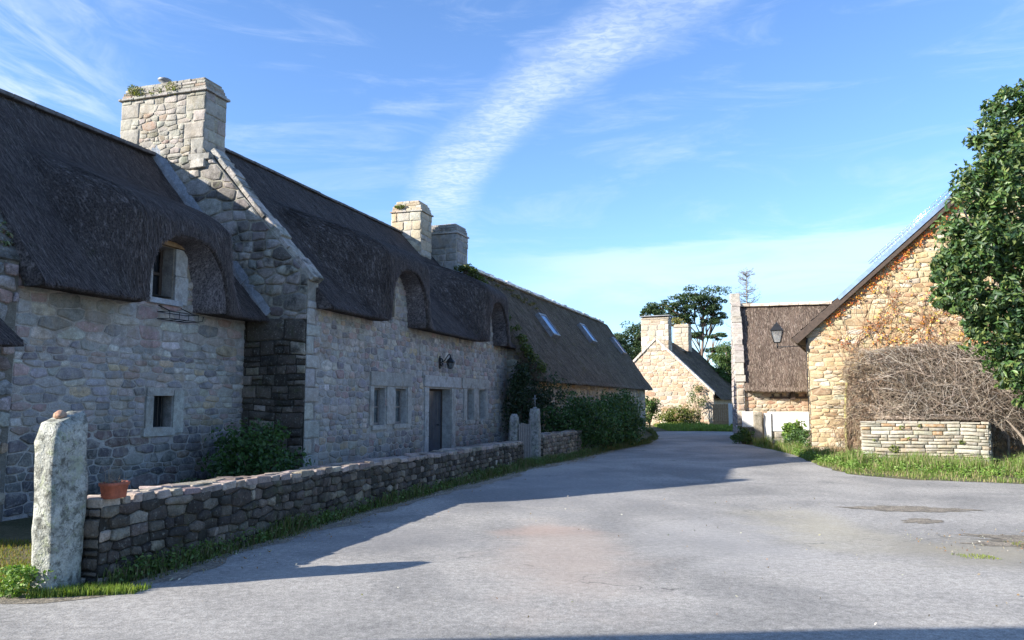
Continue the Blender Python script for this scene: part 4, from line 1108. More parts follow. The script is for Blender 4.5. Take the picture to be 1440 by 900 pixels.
for k in range(3):
    mb = MB(); a = .55+.5*k; mb.box((a, -.15, -.2), (a+.10, .0, -.11), T=TL); mb.build('purlin_end', M['dark_wood'], rf)
mb = MB()
for k in range(34):   # row of wire hooks standing proud along the upper verge
    a = 3.2+k*.14; mb.tube([TL(a, -.02, .02), TL(a+.02, -.02, .20), TL(a+.10, -.02, .20)], .006, 4); mb.tube([TL(a, .25, .02), TL(a+.02, .25, .17)], .006, 4)
for c_ in (.20, .12): mb.tube([TL(3.1, -.02, c_), TL(LS-.1, -.02, c_)], .006, 4)
mb.tube([TL(3.1, .25, .17), TL(LS-.1, .25, .17)], .006, 4)
mb.build('wire_guard', M['zinc'], rf)
# holes in the gable
for x, z in ((3.62, 4.05), (4.95, 3.35)):
    mb = MB(); mb.box((x, -.045, z), (x+.11, .0, z+.10)); mb.build('putlog_hole', M['black_iron'], barn)
# cable down the corner
mb = MB(); mb.tube([(-.03, -.03, 3.45), (-.035, -.04, 2.2), (-.03, -.035, 1.0), (-.03, -.03, .3)], .013, 5); mb.build('cable', M['black_iron'], barn)
# street lantern on its arm
sx, sy = OB
lan = empty('street_lantern', (sx, sy, 3.25), RB, label='large black street lantern on a thin iron arm at the corner of the golden barn', cat='street lamp')
mb = MB(); mb.tube([(0, -.02, .02), (-.86, -.05, .02)], .014, 6); mb.box((-.02, -.06, -.15), (.01, -.02, .25)); mb.tube([(-.86, -.05, -.02), (-.86, -.05, .12)], [.025, .018], 8)
mb.tube([(-.62, -.05, .02), (-.8, -.05, -.03), (-.86, -.05, -.03)], .009, 5)
mb.build('arm', M['black_iron'], lan)
T_ = lambda x, y, z: (x-.86, y-.05, z)
mb = MB()
for s0, s1 in (((-1, -1), 0), ((1, -1), 0), ((1, 1), 0), ((-1, 1), 0)):
    mb.tube([T_(s0[0]*.095, s0[1]*.095, .15), T_(s0[0]*.165, s0[1]*.165, .50)], .011, 4)
mb.lathe([(.12, 0), (.145, .02), (.12, .03)], T_(0, 0, .13), 4, phase=math.pi/4, smooth=False)
mb.lathe([(.25, 0), (.26, .02), (.15, .14), (.10, .17), (.10, .20), (.03, .24), (.02, .28)], T_(0, 0, .50), 4, phase=math.pi/4, smooth=False)
fr = mb.build('lamp_frame', M['black_iron'], lan)
mb = MB(); mb.lathe([(.125, 0), (.222, .34)], T_(0, 0, .155), 4, phase=math.pi/4, smooth=False); mb.build('glass', M['lamp_glass'], fr)

# planter: retaining wall under the dead vine
PA, PB = (9.1, 20.55), (11.5, 19.05)
ang = math.atan2(PB[1]-PA[1], PB[0]-PA[0]); LP = math.dist(PA, PB)
pl = empty('stone_planter', (*PA, 0), ang, label='square dry-stone planter wall of flat pale stones in front of the barn', cat='planter wall')
mb = MB(); rp = random.Random(66)
masonry(mb, lambda a, b, d: (a, -d, b), 0, LP, 0, 1.06, PAL_PLANTER, rp, ch=(.06, .12), ar=(2.0, 6.0), d=.035, gap=.006, split=.1, warp=.015)
masonry(mb, lambda a, b, d: (-d, a, b), 0, 1.9, 0, 1.06, PAL_PLANTER, rp, ch=(.06, .12), ar=(2, 6), d=.035, gap=.006, split=.1, warp=.01)
masonry(mb, lambda a, b, d: (LP+d, a, b), 0, 1.9, 0, 1.06, PAL_PLANTER, rp, ch=(.06, .12), ar=(2, 6), d=.035, gap=.006, split=.1, warp=.01)
mb.box((0, 0, 0), (LP, 1.9, 1.05), (.20, .17, .12), 1)
a = -.03
while a < LP:
    w_ = min(rp.uniform(.2, .5), LP+.03-a); mb.box((a, -.045, 1.055), (a+w_-.01, .25, 1.105+rp.uniform(-.01, .015)), jc((.37, .34, .28), rp), jit=.008, rn=rp); a += w_
mb.build('stone_body', [M['granite'], M['mortar']], pl)
mb = MB()
for x, z, n, s_ in ((.75, .42, 90, .1), (.95, .95, 30, .05), (1.1, .7, 15, .03), (2.25, .62, 26, .05), (1.35, 1.0, 20, .05), (.3, .62, 12, .03)): leaf_cloud(mb, (x, -.06, z), s_*1.3, .05, s_, n, .028, [(.12, .17, .03), (.17, .20, .05)], rp, .2)
mb.build('weeds', M['leaf'], pl, kind='stuff')

# dead vine tangle
dv = empty('dead_vine', (9.4, 22.2, 0), 0, label='huge tangle of bare grey-brown vine stems heaped over the planter against the barn', cat='dead vine')
rv = random.Random(88)
cb_, sb_ = math.cos(RB), math.sin(RB)
def barn_xy(x, y): return (OB[0]+x*cb_-y*sb_, OB[1]+x*sb_+y*cb_)
def vine_top(x): return 3.08+.13*mnoise.noise(Vector((x*.8, 1, 0)))-.9*sstep(-x, -1.3, -.3)
def vines(mb, n, gen, seg=9, rad_=(.003, .009), cols=((.22, .17, .13), (.30, .25, .20), (.13, .10, .075), (.38, .34, .30)), curl=.6, step=.16, grav=-.1, lim=None):
    for _ in range(n):
        p = Vector(gen()); d = Vector((rv.gauss(0, .8), rv.gauss(0, .5), rv.gauss(0, .9))).normalized(); pts = [tuple(p)]
        for k in range(rv.randint(seg//2, seg)):
            d = (d+Vector((rv.gauss(0, curl), rv.gauss(0, curl*.6), rv.gauss(0, curl)+grav))*.55).normalized(); p = p+d*step
            if lim: p = lim(p)
            pts.append(tuple(p))
        r0 = rv.uniform(*rad_); c = jc(rv.choice(cols), rv, .2)
        mb.tube(pts, [r0*(1-.6*i/len(pts)) for i in range(len(pts))], 3, c, cap=False)
def gen_main():
    x = rv.uniform(1.55, 7.5); ymax = 1.7 if x < 4.5 else 1.3
    ymax = min(ymax, .25+(x-1.5)*1.4); z = rv.uniform(.9, vine_top(x)); y = -(ymax-(z-.9)*.55)*rv.uniform(.55, 1.0) if rv.random() < .8 else -rv.uniform(.1, 1.2)
    X, Yv = barn_xy(x, min(y, -.08)); return (X-9.4, Yv-22.2, z)
def lim_main(p):
    p = Vector(p); X, Yv = p.x+9.4-OB[0], p.y+22.2-OB[1]
    bx, by = X*cb_+Yv*sb_, -X*sb_+Yv*cb_
    if by > -.06: by = -.06
    by = max(by, -(1.95-.6*max(0, p.z-.9)))
    if bx < 3.2: by = max(by, -(.3+max(0, bx-1.5)*1.15))
    lo = 1.0+.45*mnoise.noise(Vector((p.z*1.4, 2, 2)))+.25*mnoise.noise(Vector((p.z*5, 3, 1)))
    if bx < lo: bx = lo+abs(rv.gauss(0, .25))-.05
    if p.z < 1.12 and bx < 4.3: p.z = 1.12+rv.uniform(0, .1)
    if p.z > vine_top(bx)+.12+.14*mnoise.noise(Vector((bx*4, 1, 8))): p.z -= .1+abs(rv.gauss(0, .16))
    x2, y2 = barn_xy(bx, by); return Vector((x2-9.4, y2-22.2, p.z))
mb = MB(); vines(mb, 5600, gen_main, 11, lim=lim_main)
vines(mb, 110, gen_main, 14, (.010, .020), ((.20, .16, .13), (.28, .24, .20)), .4, .22, lim=lim_main)
mb.build('stems', M['bark'], dv)
mb = MB()
def gen_left():
    x = rv.uniform(.95, 2.0) if rv.random() < .85 else rv.uniform(.3, 1.2); z = rv.uniform(.25, 2.9-abs(x-1.2)*.5); X, Yv = barn_xy(x, -rv.uniform(.05, .55)-(.3 if x > 1.2 else 0)); return (X-9.4, Yv-22.2, z)
vines(mb, 700, gen_left, 10, (.003, .008), ((.28, .20, .14), (.33, .24, .17), (.20, .13, .09), (.36, .30, .22)), .35, .15, -.28, lim=lambda p: lim_main(p) if p.z > 1.15 else p)
mb.build('hanging_twigs', M['bark'], dv)
mb = MB()
for k in range(5):
    if k: mb.build('trunk', M['bark'], dv); mb = MB()
    x, y = barn_xy(4.2+.5*k*.6, -1.5+rv.uniform(-.3, .3)); x -= 9.4; y -= 22.2
    mb.tube([(x, y, 0), (x+rv.uniform(-.1, .1), y, .35), (x+rv.uniform(-.15, .15), y+.05, .7), (x+rv.uniform(-.3, .3), y+.2, 1.15), (x+rv.uniform(-.6, .3), y+.35, 1.6), (x+rv.uniform(-.8, .4), y+.4, 2.0)], [.055, .045, .04, .03, .02, .008], 7, (.22, .185, .15))
mb.build('trunk', M['bark'], dv); mb = MB()
x, y = barn_xy(.98, -.12); mb.tube([(x-9.4, y-22.2, .05), (x-9.42, y-22.2, .9), (x-9.38, y-22.22, 1.8), (x-9.3, y-22.2, 2.4)], [.055, .05, .045, .03], 7, (.36, .33, .14))
mb.build('trunk', M['bark'], dv)

# reddish creeper on the gable
cr = empty('wall_creeper', (*barn_xy(1.5, -.03), 0), RB, label='thin creeper with orange and yellow leaves spreading across the upper gable of the barn', cat='creeper')
mbs, mbl = MB(), MB()
for _ in range(120):
    x = rv.uniform(.9, 5.6); z = rv.uniform(2.7, 3.3); d = rv.uniform(.6, 2.4)
    pts = []
    for k in range(rv.randint(10, 34)):
        if z > ez+SLB*x-.12 or x < .25 or x > 7: break
        pts.append((x-1.5, -.035, z)); d += rv.gauss(0, .28); d = max(.2, min(2.9, d)); x += math.cos(d)*.11; z += math.sin(d)*.11
        if rv.random() < .20:
            leaf_cloud(mbl, (x-1.5, -.06, z), .06, .02, .06, rv.randint(1, 4), .032, [(.62, .27, .06), (.66, .44, .10), (.50, .14, .05), (.55, .50, .14), (.40, .20, .09)], rv, .2, asp=.8)
    if len(pts) > 3: mbs.tube(pts, [.009*(1-.6*i/len(pts)) for i in range(len(pts))], 3, jc((.34, .20, .13), rv, .2), cap=False)
for _ in range(260):
    t = rv.random(); x = .5+4.4*t; z = ez+SLB*x-.10-abs(rv.gauss(0, .14)); leaf_cloud(mbl, (x-1.5, -.06, z), .07, .03, .05, 3, .034, [(.60, .22, .05), (.50, .12, .05), (.62, .36, .08)], rv, .2, asp=.8)
mbs.build('stems', M['bark'], cr); mbl.build('leaves', M['leaf'], cr)

# ================================================================== LAUREL TREE
TX, TY = 10.4, 18.2
tr = empty('evergreen_tree', (TX, TY, 0), 0, label='tall glossy-leaved evergreen tree in front of the barn at the right edge', cat='tree')
rt = random.Random(101)
GL = [(0.066, 0.129, 0.035), (0.047, 0.101, 0.035), (0.101, 0.164, 0.043), (0.027, 0.058, 0.023), (0.156, 0.195, 0.062), (0.086, 0.133, 0.070)]
mb = MB()
mb.tube([(2.75, .8, 0), (2.6, .8, 1.5), (2.1, .7, 3.2), (1.5, .6, 5.2), (1.4, .5, 7.5)], [.12, .11, .10, .07, .03], 9, (.14, .12, .10))
limbs = [((1.75, .7, 2.9), (.5, 0, 3.7)), ((1.7, .7, 3.3), (-.2, .2, 4.7)), ((1.6, .6, 4.2), (.2, -.2, 6.1)), ((1.55, .6, 4.8), (.9, .2, 7.6)), ((1.7, .7, 3.0), (.9, -.6, 2.7)), ((1.6, .6, 4), (2.8, 0, 6)), ((1.75, .7, 2.6), (.1, .1, 2.6))]
for a, b in limbs:
    m_ = tuple((a[i]+b[i])/2+(rt.uniform(-.15, .15)) for i in range(3)); mb.tube([a, m_, b], [.06, .045, .018], 6, (.22, .18, .15))
mb.build('trunk', M['bark'], tr)
mb = MB()
lumps = [(.35, -.1, 4.9, .95, .75, .7), (.15, 0, 4.25, .6, .6, .5), (.75, 0, 5.75, .9, .8, .8), (1.05, .1, 6.7, .75, .7, .8), (1.4, .2, 7.5, .75, .7, .7), (1.0, -.2, 3.9, .8, .7, .75), (.85, -.3, 3.1, .75, .6, .6), (1.1, -.4, 2.35, .75, .6, .45), (1.6, .0, 4.8, .9, .9, 1.0), (1.9, .1, 6.1, 1, .9, 1.1), (2.1, .3, 7.6, 1.0, .9, .9), (2.0, 0, 3.3, .9, .8, 1.0), (2.7, .2, 5.0, 1.1, 1, 1.2), (2.9, .3, 7.0, 1.2, 1, 1.2), (2.6, .1, 2.6, .8, .7, .7), (.45, -.1, 3.35, .38, .35, .3), (2.2, .4, 8.5, .9, .8, .6), (1.9, .4, 8.9, .7, .6, .5), (1.2, .2, 8.0, .5, .5, .5), (-.1, 0, 4.7, .5, .5, .45), (.0, 0, 3.9, .4, .4, .35), (.35, 0, 5.5, .6, .6, .6), (.7, .1, 6.5, .6, .6, .7), (.45, -.2, 3.9, .6, .5, .5), (1.5, -.5, 1.95, .75, .5, .5), (2.1, -.6, 2.0, .8, .5, .6), (1.5, -.2, 3.0, .9, .7, .8), (1.2, .1, 5.3, .9, .8, .9), (1.6, -.3, 4.0, .8, .6, .7), (2.0, -.3, 5.0, .9, .7, .9)]
for (x, y, z, a, b, c_) in lumps:
    vol = a*b*c_
    clumps(mb, (x, y, z), (a, b, c_), int(21+30*vol), 36, .085, GL, rt, .34, .45, .42)
mb.build('crown', M['glossy_leaf'], tr)

# ================================================================== WHITE-BANDED COTTAGE BESIDE THE BARN
OM = (8.95, 31.3); RM = rad(-14.5)
mid = empty('thatched_cottage', (*OM, 0), RM, label='small cottage with a steep red-brown thatch behind the white wall, left of the barn', cat='house')
rm = random.Random(121)
fmm = lambda a, b, d: (a, -d, b)
mb = MB(); backing(mb, fmm, .3, 8.5, 0, 2.3, [], (.46, .38, .27)); rubble(mb, fmm, .3, 8.5, 0, 2.2, PAL_FAR, rm, h=.17, asp=1.9, d=.022)
shell(mb, 0.02, 8.5, 0, 6.6, 2.4, 3.3, 5.8, (.5, .42, .3))
mb.build('wall', [M['schist'], M['mortar']], mid)
regm = [(-.12, 0), (-.12, 2.35), (3.25, 6.0), (3.6, 6.0), (6.8, 2.35), (6.8, 0)]
mb = MB(); masonry(mb, lambda a, b, d: (-.02-d, a, b), -.1, 6.8, 0, 6.0, PAL_HOUSE, rm, region=regm, ch=(.16, .34))
masonry(mb, lambda a, b, d: (a, -.12-d, b), 0, .3, 0, 2.3, PAL_FAR, rm, ch=(.2, .36))
for (a, b) in zip(regm, regm[1:]+regm[:1]): mb.face([(0, *a), (0, *b), (.3, *b), (.3, *a)], (.5, .47, .4), 1)
for x in (0, .3): mb.face([(x, *p) for p in regm], (.5, .45, .38), 1)
coping(mb, -.04, .34, -.15, 2.38, 3.3, 6.0, 14, rm, (.34, .31, .27), .05)
mb.build('gable_wall', [M['granite'], M['mortar']], mid)
mb = MB(); mb.box((-.08, 3.2, 5.95), (.34, 3.6, 6.38), (.42, .39, .34), jit=.015); mb.build('finial_block', M['granite'], mid)
thatch(mid, (0, 0),   .32, 8.6, -.46, 2.02, 3.4, 5.82, 0, M['thatch_red'], nr=36, step=.16, seed=12.3, straws=9000, wid=.009)
mb = MB()
for i in range(20): mb.box((.35+i*.41, 3.2, 5.78), (.35+i*.41+.4, 3.6, 5.90+rm.uniform(-.01, .02)), jc((.62, .52, .42), rm, .2), jit=.01)
mb.build('ridge_cap', M['mortar'], mid)
mb = MB()
for a, z0 in ((1.0, 1.85),):
    mb.box((1.25, -.05, 1.72), (4.6, -.0, 1.80)); 
for k in range(9): x = 1.35+k*.3; mb.box((x, -.12, 1.80), (x+.07, -.03, 1.90+.02*(k % 2)))
mb.box((2.02, -.18, 1.68), (2.2, -.02, 1.98)); mb.build('eave_timber', M['dark_wood'], mid)

# white painted wall with gate in front of it
ww = empty('white_wall', (OM[0]-.05, OM[1]-.55, 0), RM, label='low wall with a white painted upper band running in front of the red-brown thatched cottage', cat='wall')
mb = MB(); masonry(mb, fmm, .08, .50, 0, .62, PAL_DARK, rm, ch=(.14, .26), d=.03); mb.box((.08, 0, 0), (.50, .25, .62), (.2, .18, .15), 1)
masonry(mb, fmm, 1.03, 5.2, 0, .46, PAL_CHIM, rm, ch=(.14, .24), d=.03); mb.box((1.03, 0, 0), (5.2, .25, .46), (.3, .26, .2), 1); mb.build('stone_base', [M['granite'], M['mortar']], ww)
mb = MB(); mb.box((.08, -.03, .62), (.50, .27, 1.22)); mb.box((1.03, -.03, .46), (5.2, .27, 1.22)); mb.build('white_band', M['white_paint'], ww)
rough_pillar('gate_pier', (OM[0]+.60, OM[1]-.72), RM, .34, .3, 1.20, 'squat stone pier between the white band and the white gate', M['granite_dark'], rm, c=(.28, .25, .2), cat='pier', amp=.02)
wg = empty('white_gate', (OM[0]+.78, OM[1]-.80, 0), RM-.1, label='narrow white painted gate standing beside the squat stone pier', cat='gate')
for k in range(3): mb = MB(); mb.box((.0+k*.095, -.02, .06), (.09+k*.095, .02, 1.16)); mb.build('board', M['white_paint'], wg)
for z in (.25, .95): mb = MB(); mb.box((0, .02, z), (.28, .05, z+.08)); mb.build('rail', M['white_paint'], wg)

# ================================================================== FAR COTTAGE
OF = (13.75-4.65*math.cos(rad(-20))-.12, 54-1.2, 0)
RF = rad(-27); HF = 3.85
far = empty('thatched_cottage', (9.95, 54, 0), RF, label='distant sunlit cottage gable with two chimneys and thatch falling away to the right', cat='house')
rfar = random.Random(131)
ke = .93
SLF = (5.75-2.1)/HF; zp = 5.85
regf = [(-HF, 0), (-HF, 2.1), (0, zp), (HF, 2.1), (HF, 0)]
mb = MB(); mb.face([(x, .003, z) for x, z in regf], (.48, .39, .30), 1); rubble(mb, fmm, -HF, HF, 0, zp, PAL_FAR, rfar, region=regf, h=.22, asp=2.0, d=.016, gap=.012)
for y in (9.9,): mb.face([(x, y, z) for x, z in regf], (.48, .39, .30), 1)
for x in (-HF, HF): mb.face([(x, 0, 0), (x, 9.9, 0), (x, 9.9, 2.1), (x, 0, 2.1)], (.5, .4, .3), 1)
mb.build('wall', [M['schist'], M['mortar']], far)
mb = MB()
for s_ in (-1, 1):
    for i in range(12):
        p, q = i/12, (i+1)/12-.004; x0, x1 = s_*(HF+.1)*(1-p), s_*(HF+.1)*(1-q); z0, z1 = 2.05+(zp-2.05)*p, 2.05+(zp-2.05)*q
        mb.face([(x0, -.1, z0+.2), (x1, -.1, z1+.2), (x1, .3, z1+.2), (x0, .3, z0+.2)], jc((.60, .52, .44), rfar)); mb.face([(x0, -.1, z0+.2), (x1, -.1, z1+.2), (x1, -.1, z1), (x0, -.1, z0)], jc((.60, .52, .44), rfar))
mb.build('coping', M['granite'], far)
tf = MB()
for s_ in (-1, 1):
    rows = []
    for j in range(21):
        q = j/20; x = s_*(HF+.5)*(1-q); z = 1.75+(zp+.12-1.75)*q; rw_ = []
        for k in range(41):
            y = .2+k*.245; rw_.append(len(tf.v)); tf.v.append((x+s_*.05*mnoise.noise(Vector((y, z, 4))), y+(0 if k < 40 else .3*q), z+.05*mnoise.noise(Vector((y*.7, z, 9)))))
        rows.append(rw_)
    for a, b in zip(rows, rows[1:]):
        for k in range(40): tf.fi((a[k], a[k+1], b[k+1], b[k]))
    i0 = len(tf.v); tf.v.extend([(s_*(HF+.5), .2, 1.75), (s_*(HF+.5), 10, 1.75), (s_*HF, 10, 1.9), (s_*HF, .2, 1.9)]); tf.fi((i0, i0+1, i0+2, i0+3), smooth=False)
def swap_mat(nm, src):   # same thatch, fibres running down a slope that faces sideways
    return mat(nm, src)
tf.build('thatched_roof', M['thatch_brown'], far)
c1 = chimney(far, (0, 0), -1.02, .92, -.02, .75, 5.1, 7.42, [((.43, .37, .30), 3), ((.38, .31, .24), 2), ((.66, .60, .52), 2)], M['schist'], rfar, cap=.12, ch=(.28, .42), sh=.02)
mb = MB()
for x in (-.95, 0, .85): mb.box((x-.06, .2, 7.40), (x+.06, .5, 7.50))
mb.box((-1.15, -.12, 7.50), (1.05, .85, 7.56)); mb.build('slate_cover', M['lead'], c1)
chimney(far, (0, 0), .02, 1.12, 4.6, 5.5, 5.3, 7.35, [((.43, .37, .30), 3), ((.38, .31, .24), 2)], M['schist'], rfar, cap=.25, ch=(.26, .4), sh=.1)
mb = MB(); leaf_cloud(mb, (.1, 4.9, 7.55), .8, .4, .35, 420, .09, [(.20, .19, .05), (.14, .16, .04), (.26, .2, .09)], rfar, .3); mb.build('weeds', M['leaf'], far)

# boarded fence and white panel between the two
fp = empty('board_fence', (12.55, 49.2, 0), rad(-12), label='brown close-board fence at the far bend, below the distant thatched roof', cat='fence')
for k in range(9): mb = MB(); mb.box((k*.13, -.012, 0), (k*.13+.122, .012, 1.45+.015*(k % 2))); mb.build('board', M['fence_wood'], fp)
for z in (.3, 1.1):
    mb = MB(); mb.box((0, .012, z), (1.2, .05, z+.1)); mb.build('rail', M['fence_wood'], fp)
wp = empty('white_gate', (13.0, 47.2, 0), rad(-28), label='white painted gate panel at the end of the brown board fence', cat='gate')
for k in range(4): mb = MB(); mb.box((k*.30, -.02, .30), (k*.30+.292, .02, 1.48)); mb.build('board', M['white_paint'], wp)
for x in (-.03, 1.16):
    mb = MB(); mb.box((x, .02, 0), (x+.09, .10, 1.5)); mb.build('stile', M['white_paint'], wp)

# ================================================================== PLANTS
def bush(name, loc, R, label, cols, r, nclump=60, nleaf=40, size=.05, cat='bush', m='leaf', cr=.34, stem=True, group=None, skip=None):
    root = empty(name, (*loc[:2], 0), 0, label=label, cat=cat, group=group)
    z = loc[2] if len(loc) > 2 else R[2]*.9
    mb = MB(); clumps(mb, (0, 0, z), R, nclump, nleaf, size, cols, r, cr, skip=(lambda p: p[2] < .02) if skip is None else skip); mb.build('foliage', M[m], root)
    if stem:
        mb = MB()
        for k in range(6):
            a = r.uniform(0, 6.28); mb.tube([(0, 0, 0), (math.cos(a)*R[0]*.3, math.sin(a)*R[1]*.3, z*.7), (math.cos(a)*R[0]*.7, math.sin(a)*R[1]*.7, z*1.2)], [.03, .02, .006], 5, (.16, .12, .08))
        mb.build('stem', M['bark'], root)
    return root
rg = random.Random(202)
DG = [(0.051, 0.102, 0.029), (0.072, 0.131, 0.036), (0.036, 0.072, 0.026)]
MG = [(.07, .12, .03), (.05, .10, .025), (.10, .15, .04)]
bush('garden_bush', (*row(12.1, 8.75)[:2], .55), (.95, .85, .68), 'dark leafy bush at the foot of the big gable wall, behind the garden wall', DG+[(.06, .13, .035)], rg, 90, 40, .05)
bush('garden_bush', (*row(10.7, 8.9)[:2], .16), (.9, .6, .22), 'low green perennials in front of the small square window', DG+[(.10, .14, .05)], rg, 50, 30, .035)
bush('garden_bush', (*row(8.8, 8.4)[:2], .10), (.9, .6, .2), 'low dark ground plants behind the boulder near the granite post', DG, rg, 50, 30, .04)
# climber in the angle between the middle and the third cottage
iv = row_empty('climbing_ivy', 25.3, 7.75, label='dark ivy filling the corner behind the gate, climbing to the eave', cat='ivy')
mb = MB()
for (x, y, z, a, b, c_) in ((-.1, .1, 1.2, .55, .5, 1.2), (.1, -.1, 2.5, .5, .5, .7), (.5, -.8, 1.9, .5, .6, .9), (.35, -.5, 1.0, .5, .7, 1.0), (-.35, .0, 1.9, .35, .4, .9)):
    clumps(mb, (x, y, z), (a, b, c_), 34, 40, .05, [(.020, .042, .018), (.035, .06, .022), (.06, .085, .06)], rg, .4)
mb.build('foliage', M['leaf'], iv)
mb = MB(); mb.tube([(0, 0, 0), (.05, .05, 1.2), (-.05, .1, 2.6)], [.06, .05, .03], 6, (.15, .12, .09)); mb.build('stem', M['bark'], iv)
# hedges in front of the third cottage
bush('hedge', (2.3, 26.3, .9), (1.35, 1.3, 1.08), 'dark clipped hedge behind the short garden wall', DG+[(.05, .10, .03)], rg, 190, 44, .055, 'hedge', cr=.3)
bush('hedge', (3.9, 29.6, .85), (1.05, 1.9, 1.08), 'rounded dark hedge beyond the end of the short wall', DG+[(.05, .10, .03)], rg, 190, 44, .06, 'hedge', cr=.28)
bush('hedge', (4.55, 33.2, .85), (.72, 2.3, 1.12), 'farthest dark hedge, beside the corner of the long low house', DG+[(.05, .10, .03)], rg, 180, 44, .065, 'hedge', cr=.28)
bush('garden_bush', (9.0, 51.6, 1.1), (.75, .6, .9), 'small round bush in front of the left side of the distant gable', MG, rg, 60, 36, .08)
hy = bush('hydrangea', (10.75, 50.9, .66), (1.45, .8, .72), 'wide yellow-green hydrangea bush with faded flower heads below the distant gable', [(.16, .18, .04), (.20, .20, .06), (.10, .14, .03)], rg, 90, 36, .075, 'shrub')
mb = MB()
for k in range(24): leaf_cloud(mb, (rg.uniform(-1.3, 1.3), rg.uniform(-.9, -.3), rg.uniform(.5, 1.35)), .11, .11, .09, 26, .035, [(.36, .22, .12), (.42, .30, .18)], rg)
mb.build('flower_heads', M['leaf'], hy, kind='stuff')
sp = empty('sapling', (12.35, 52.0, 0), 0, label='thin young tree with sparse leaves against the distant gable', cat='small tree')
mb = MB(); tips = []
for k in range(9):
    a = rg.uniform(0, 6.28); t = (math.cos(a)*rg.uniform(.2, .6), math.sin(a)*.4, rg.uniform(1.2, 2.5)); tips.append(t); mb.tube([(0, 0, 0), (t[0]*.3, t[1]*.3, t[2]*.55), t], [.035, .022, .008], 5, (.22, .17, .12))
mb.build('trunk', M['bark'], sp); mb = MB()
for t in tips: leaf_cloud(mb, t, .32, .25, .28, 70, .06, MG+[(.15, .17, .05)], rg, .2)
mb.build('crown', M['leaf'], sp)
bush('broadleaf_shrub', (9.95+.55, 29.3, .42), (.46, .4, .50), 'bright green broad-leaved shrub in front of the white wall', [(.13, .22, .04), (.17, .26, .06), (.09, .16, .03)], rg, 60, 26, .075, 'shrub')
bush('ivy_clump', (9.05, 25.0, .35), (.35, .9, .45), 'dark low ivy clump at the street corner of the barn', DG, rg, 50, 30, .05, 'ivy')
bush('roadside_shrub', (8.85, 30.2, .25), (.45, .45, .42), 'dark weedy clump at the foot of the white-banded cottage corner', DG+MG, rg, 44, 30, .05, 'shrub')
bush('roadside_shrub', (13.3, 18.2, .3), (.9, .5, .35), 'dark leafy weeds under the evergreen tree right of the planter', DG+MG, rg, 60, 30, .05, 'shrub')
bush('weed_clump', (-4.05, 6.62, .13), (.24, .16, .16), 'bright green leafy weed clump at the foot of the granite post', [(.16, .26, .05), (.20, .30, .08), (.11, .20, .04)], rg, 46, 26, .020, 'weeds', stem=False)
bush('weed_clump', (5.55, 17.0+0, 0), (.01, .01, .01), 'x', MG, rg, 1, 1, .02, 'weeds', stem=False) if False else None

# trees behind
def limb_tree(name, loc, h, label, cols, r, lean=0., spread=3., clumps_=(), cat='tree', bark=(.20, .14, .11), leaf=.13, n=60, trunk_r=.28, asp=.3):
    root = empty(name, (*loc, 0), 0, label=label, cat=cat)
    mb = MB(); pts = [(lean*(k/8)**1.5*2+.12*math.sin(k*1.3), 0, h*.93*k/8) for k in range(9)]
    mb.tube(pts, [trunk_r*(1-.85*k/8) for k in range(9)], 8, bark)
    lf = MB()
    for (x, y, z, a, b, c_) in clumps_:
        k = max(1, min(7, int(z/h*8*.82))); p = pts[k]
        md = ((p[0]+x)/2+r.uniform(-.2, .2), y/2, (p[2]+z)/2-.1)
        mb.tube([p, md, (x, y, z-.1)], [trunk_r*.35, trunk_r*.2, .03], 5, bark)
        for _ in range(4):
            q = (x+r.uniform(-a, a)*.8, y+r.uniform(-b, b)*.8, z+r.uniform(-.3, .5)*c_); mb.tube([md, ((md[0]+q[0])/2, (md[1]+q[1])/2, (md[2]+q[2])/2+.1), q], [.05, .035, .015], 4, bark)
        clumps(lf, (x, y, z), (a*1.35, b*1.3, c_*1.5), max(12, int(24*a*c_)), int(n*1.45), leaf, cols, r, .42, .35, asp)
    mb.build('trunk', M['bark'], root); lf.build('crown', M['leaf'], root)
    return root
PG = [(.030, .060, .025), (.045, .080, .028), (.060, .095, .035)]
rtr = random.Random(301)
limb_tree('pine_tree', (17.1, 70), 12.2, 'tall maritime pine with an open branched crown behind the distant cottage', PG, rtr, 0, clumps_=[
    (.3, 0, 11.3, 1.5, 1.2, .55), (-1.2, .3, 10.6, 1.3, 1.2, .5), (1.3, 0, 10.4, .9, 1, .5), (-2.6, 0, 10.3, 1.1, 1, .45), (-3.9, .3, 9.9, .9, 1, .4), (-4.9, 0, 9.5, .7, .8, .35), (.2, 0, 9.7, .8, .8, .35), (1.5, .3, 9.2, .6, .7, .3), (-1.6, 0, 9.0, .8, .8, .35),
    (.2, 0, 10.5, 1.2, 1, .5), (-1.9, 0, 9.7, 1.0, 1, .4), (-3.2, 0, 9.4, .8, 1, .35), (.9, 0, 8.6, .8, .8, .35), (1.4, -.3, 7.4, .7, .6, .2), (-.5, .3, 7.6, .6, .6, .2), (1.2, 0, 6.2, .7, .6, .2)], leaf=.15, n=46, trunk_r=.22)
la = empty('bare_larch', (24.2, 80, 0), 0, label='thin pointed half-bare conifer rising behind the red-brown thatch', cat='tree')
mb, lf = MB(), MB(); mb.tube([(0, 0, 0), (.05, 0, 6), (0, 0, 11), (.05, 0, 15.2)], [.22, .16, .09, .02], 7, (.22, .20, .18))
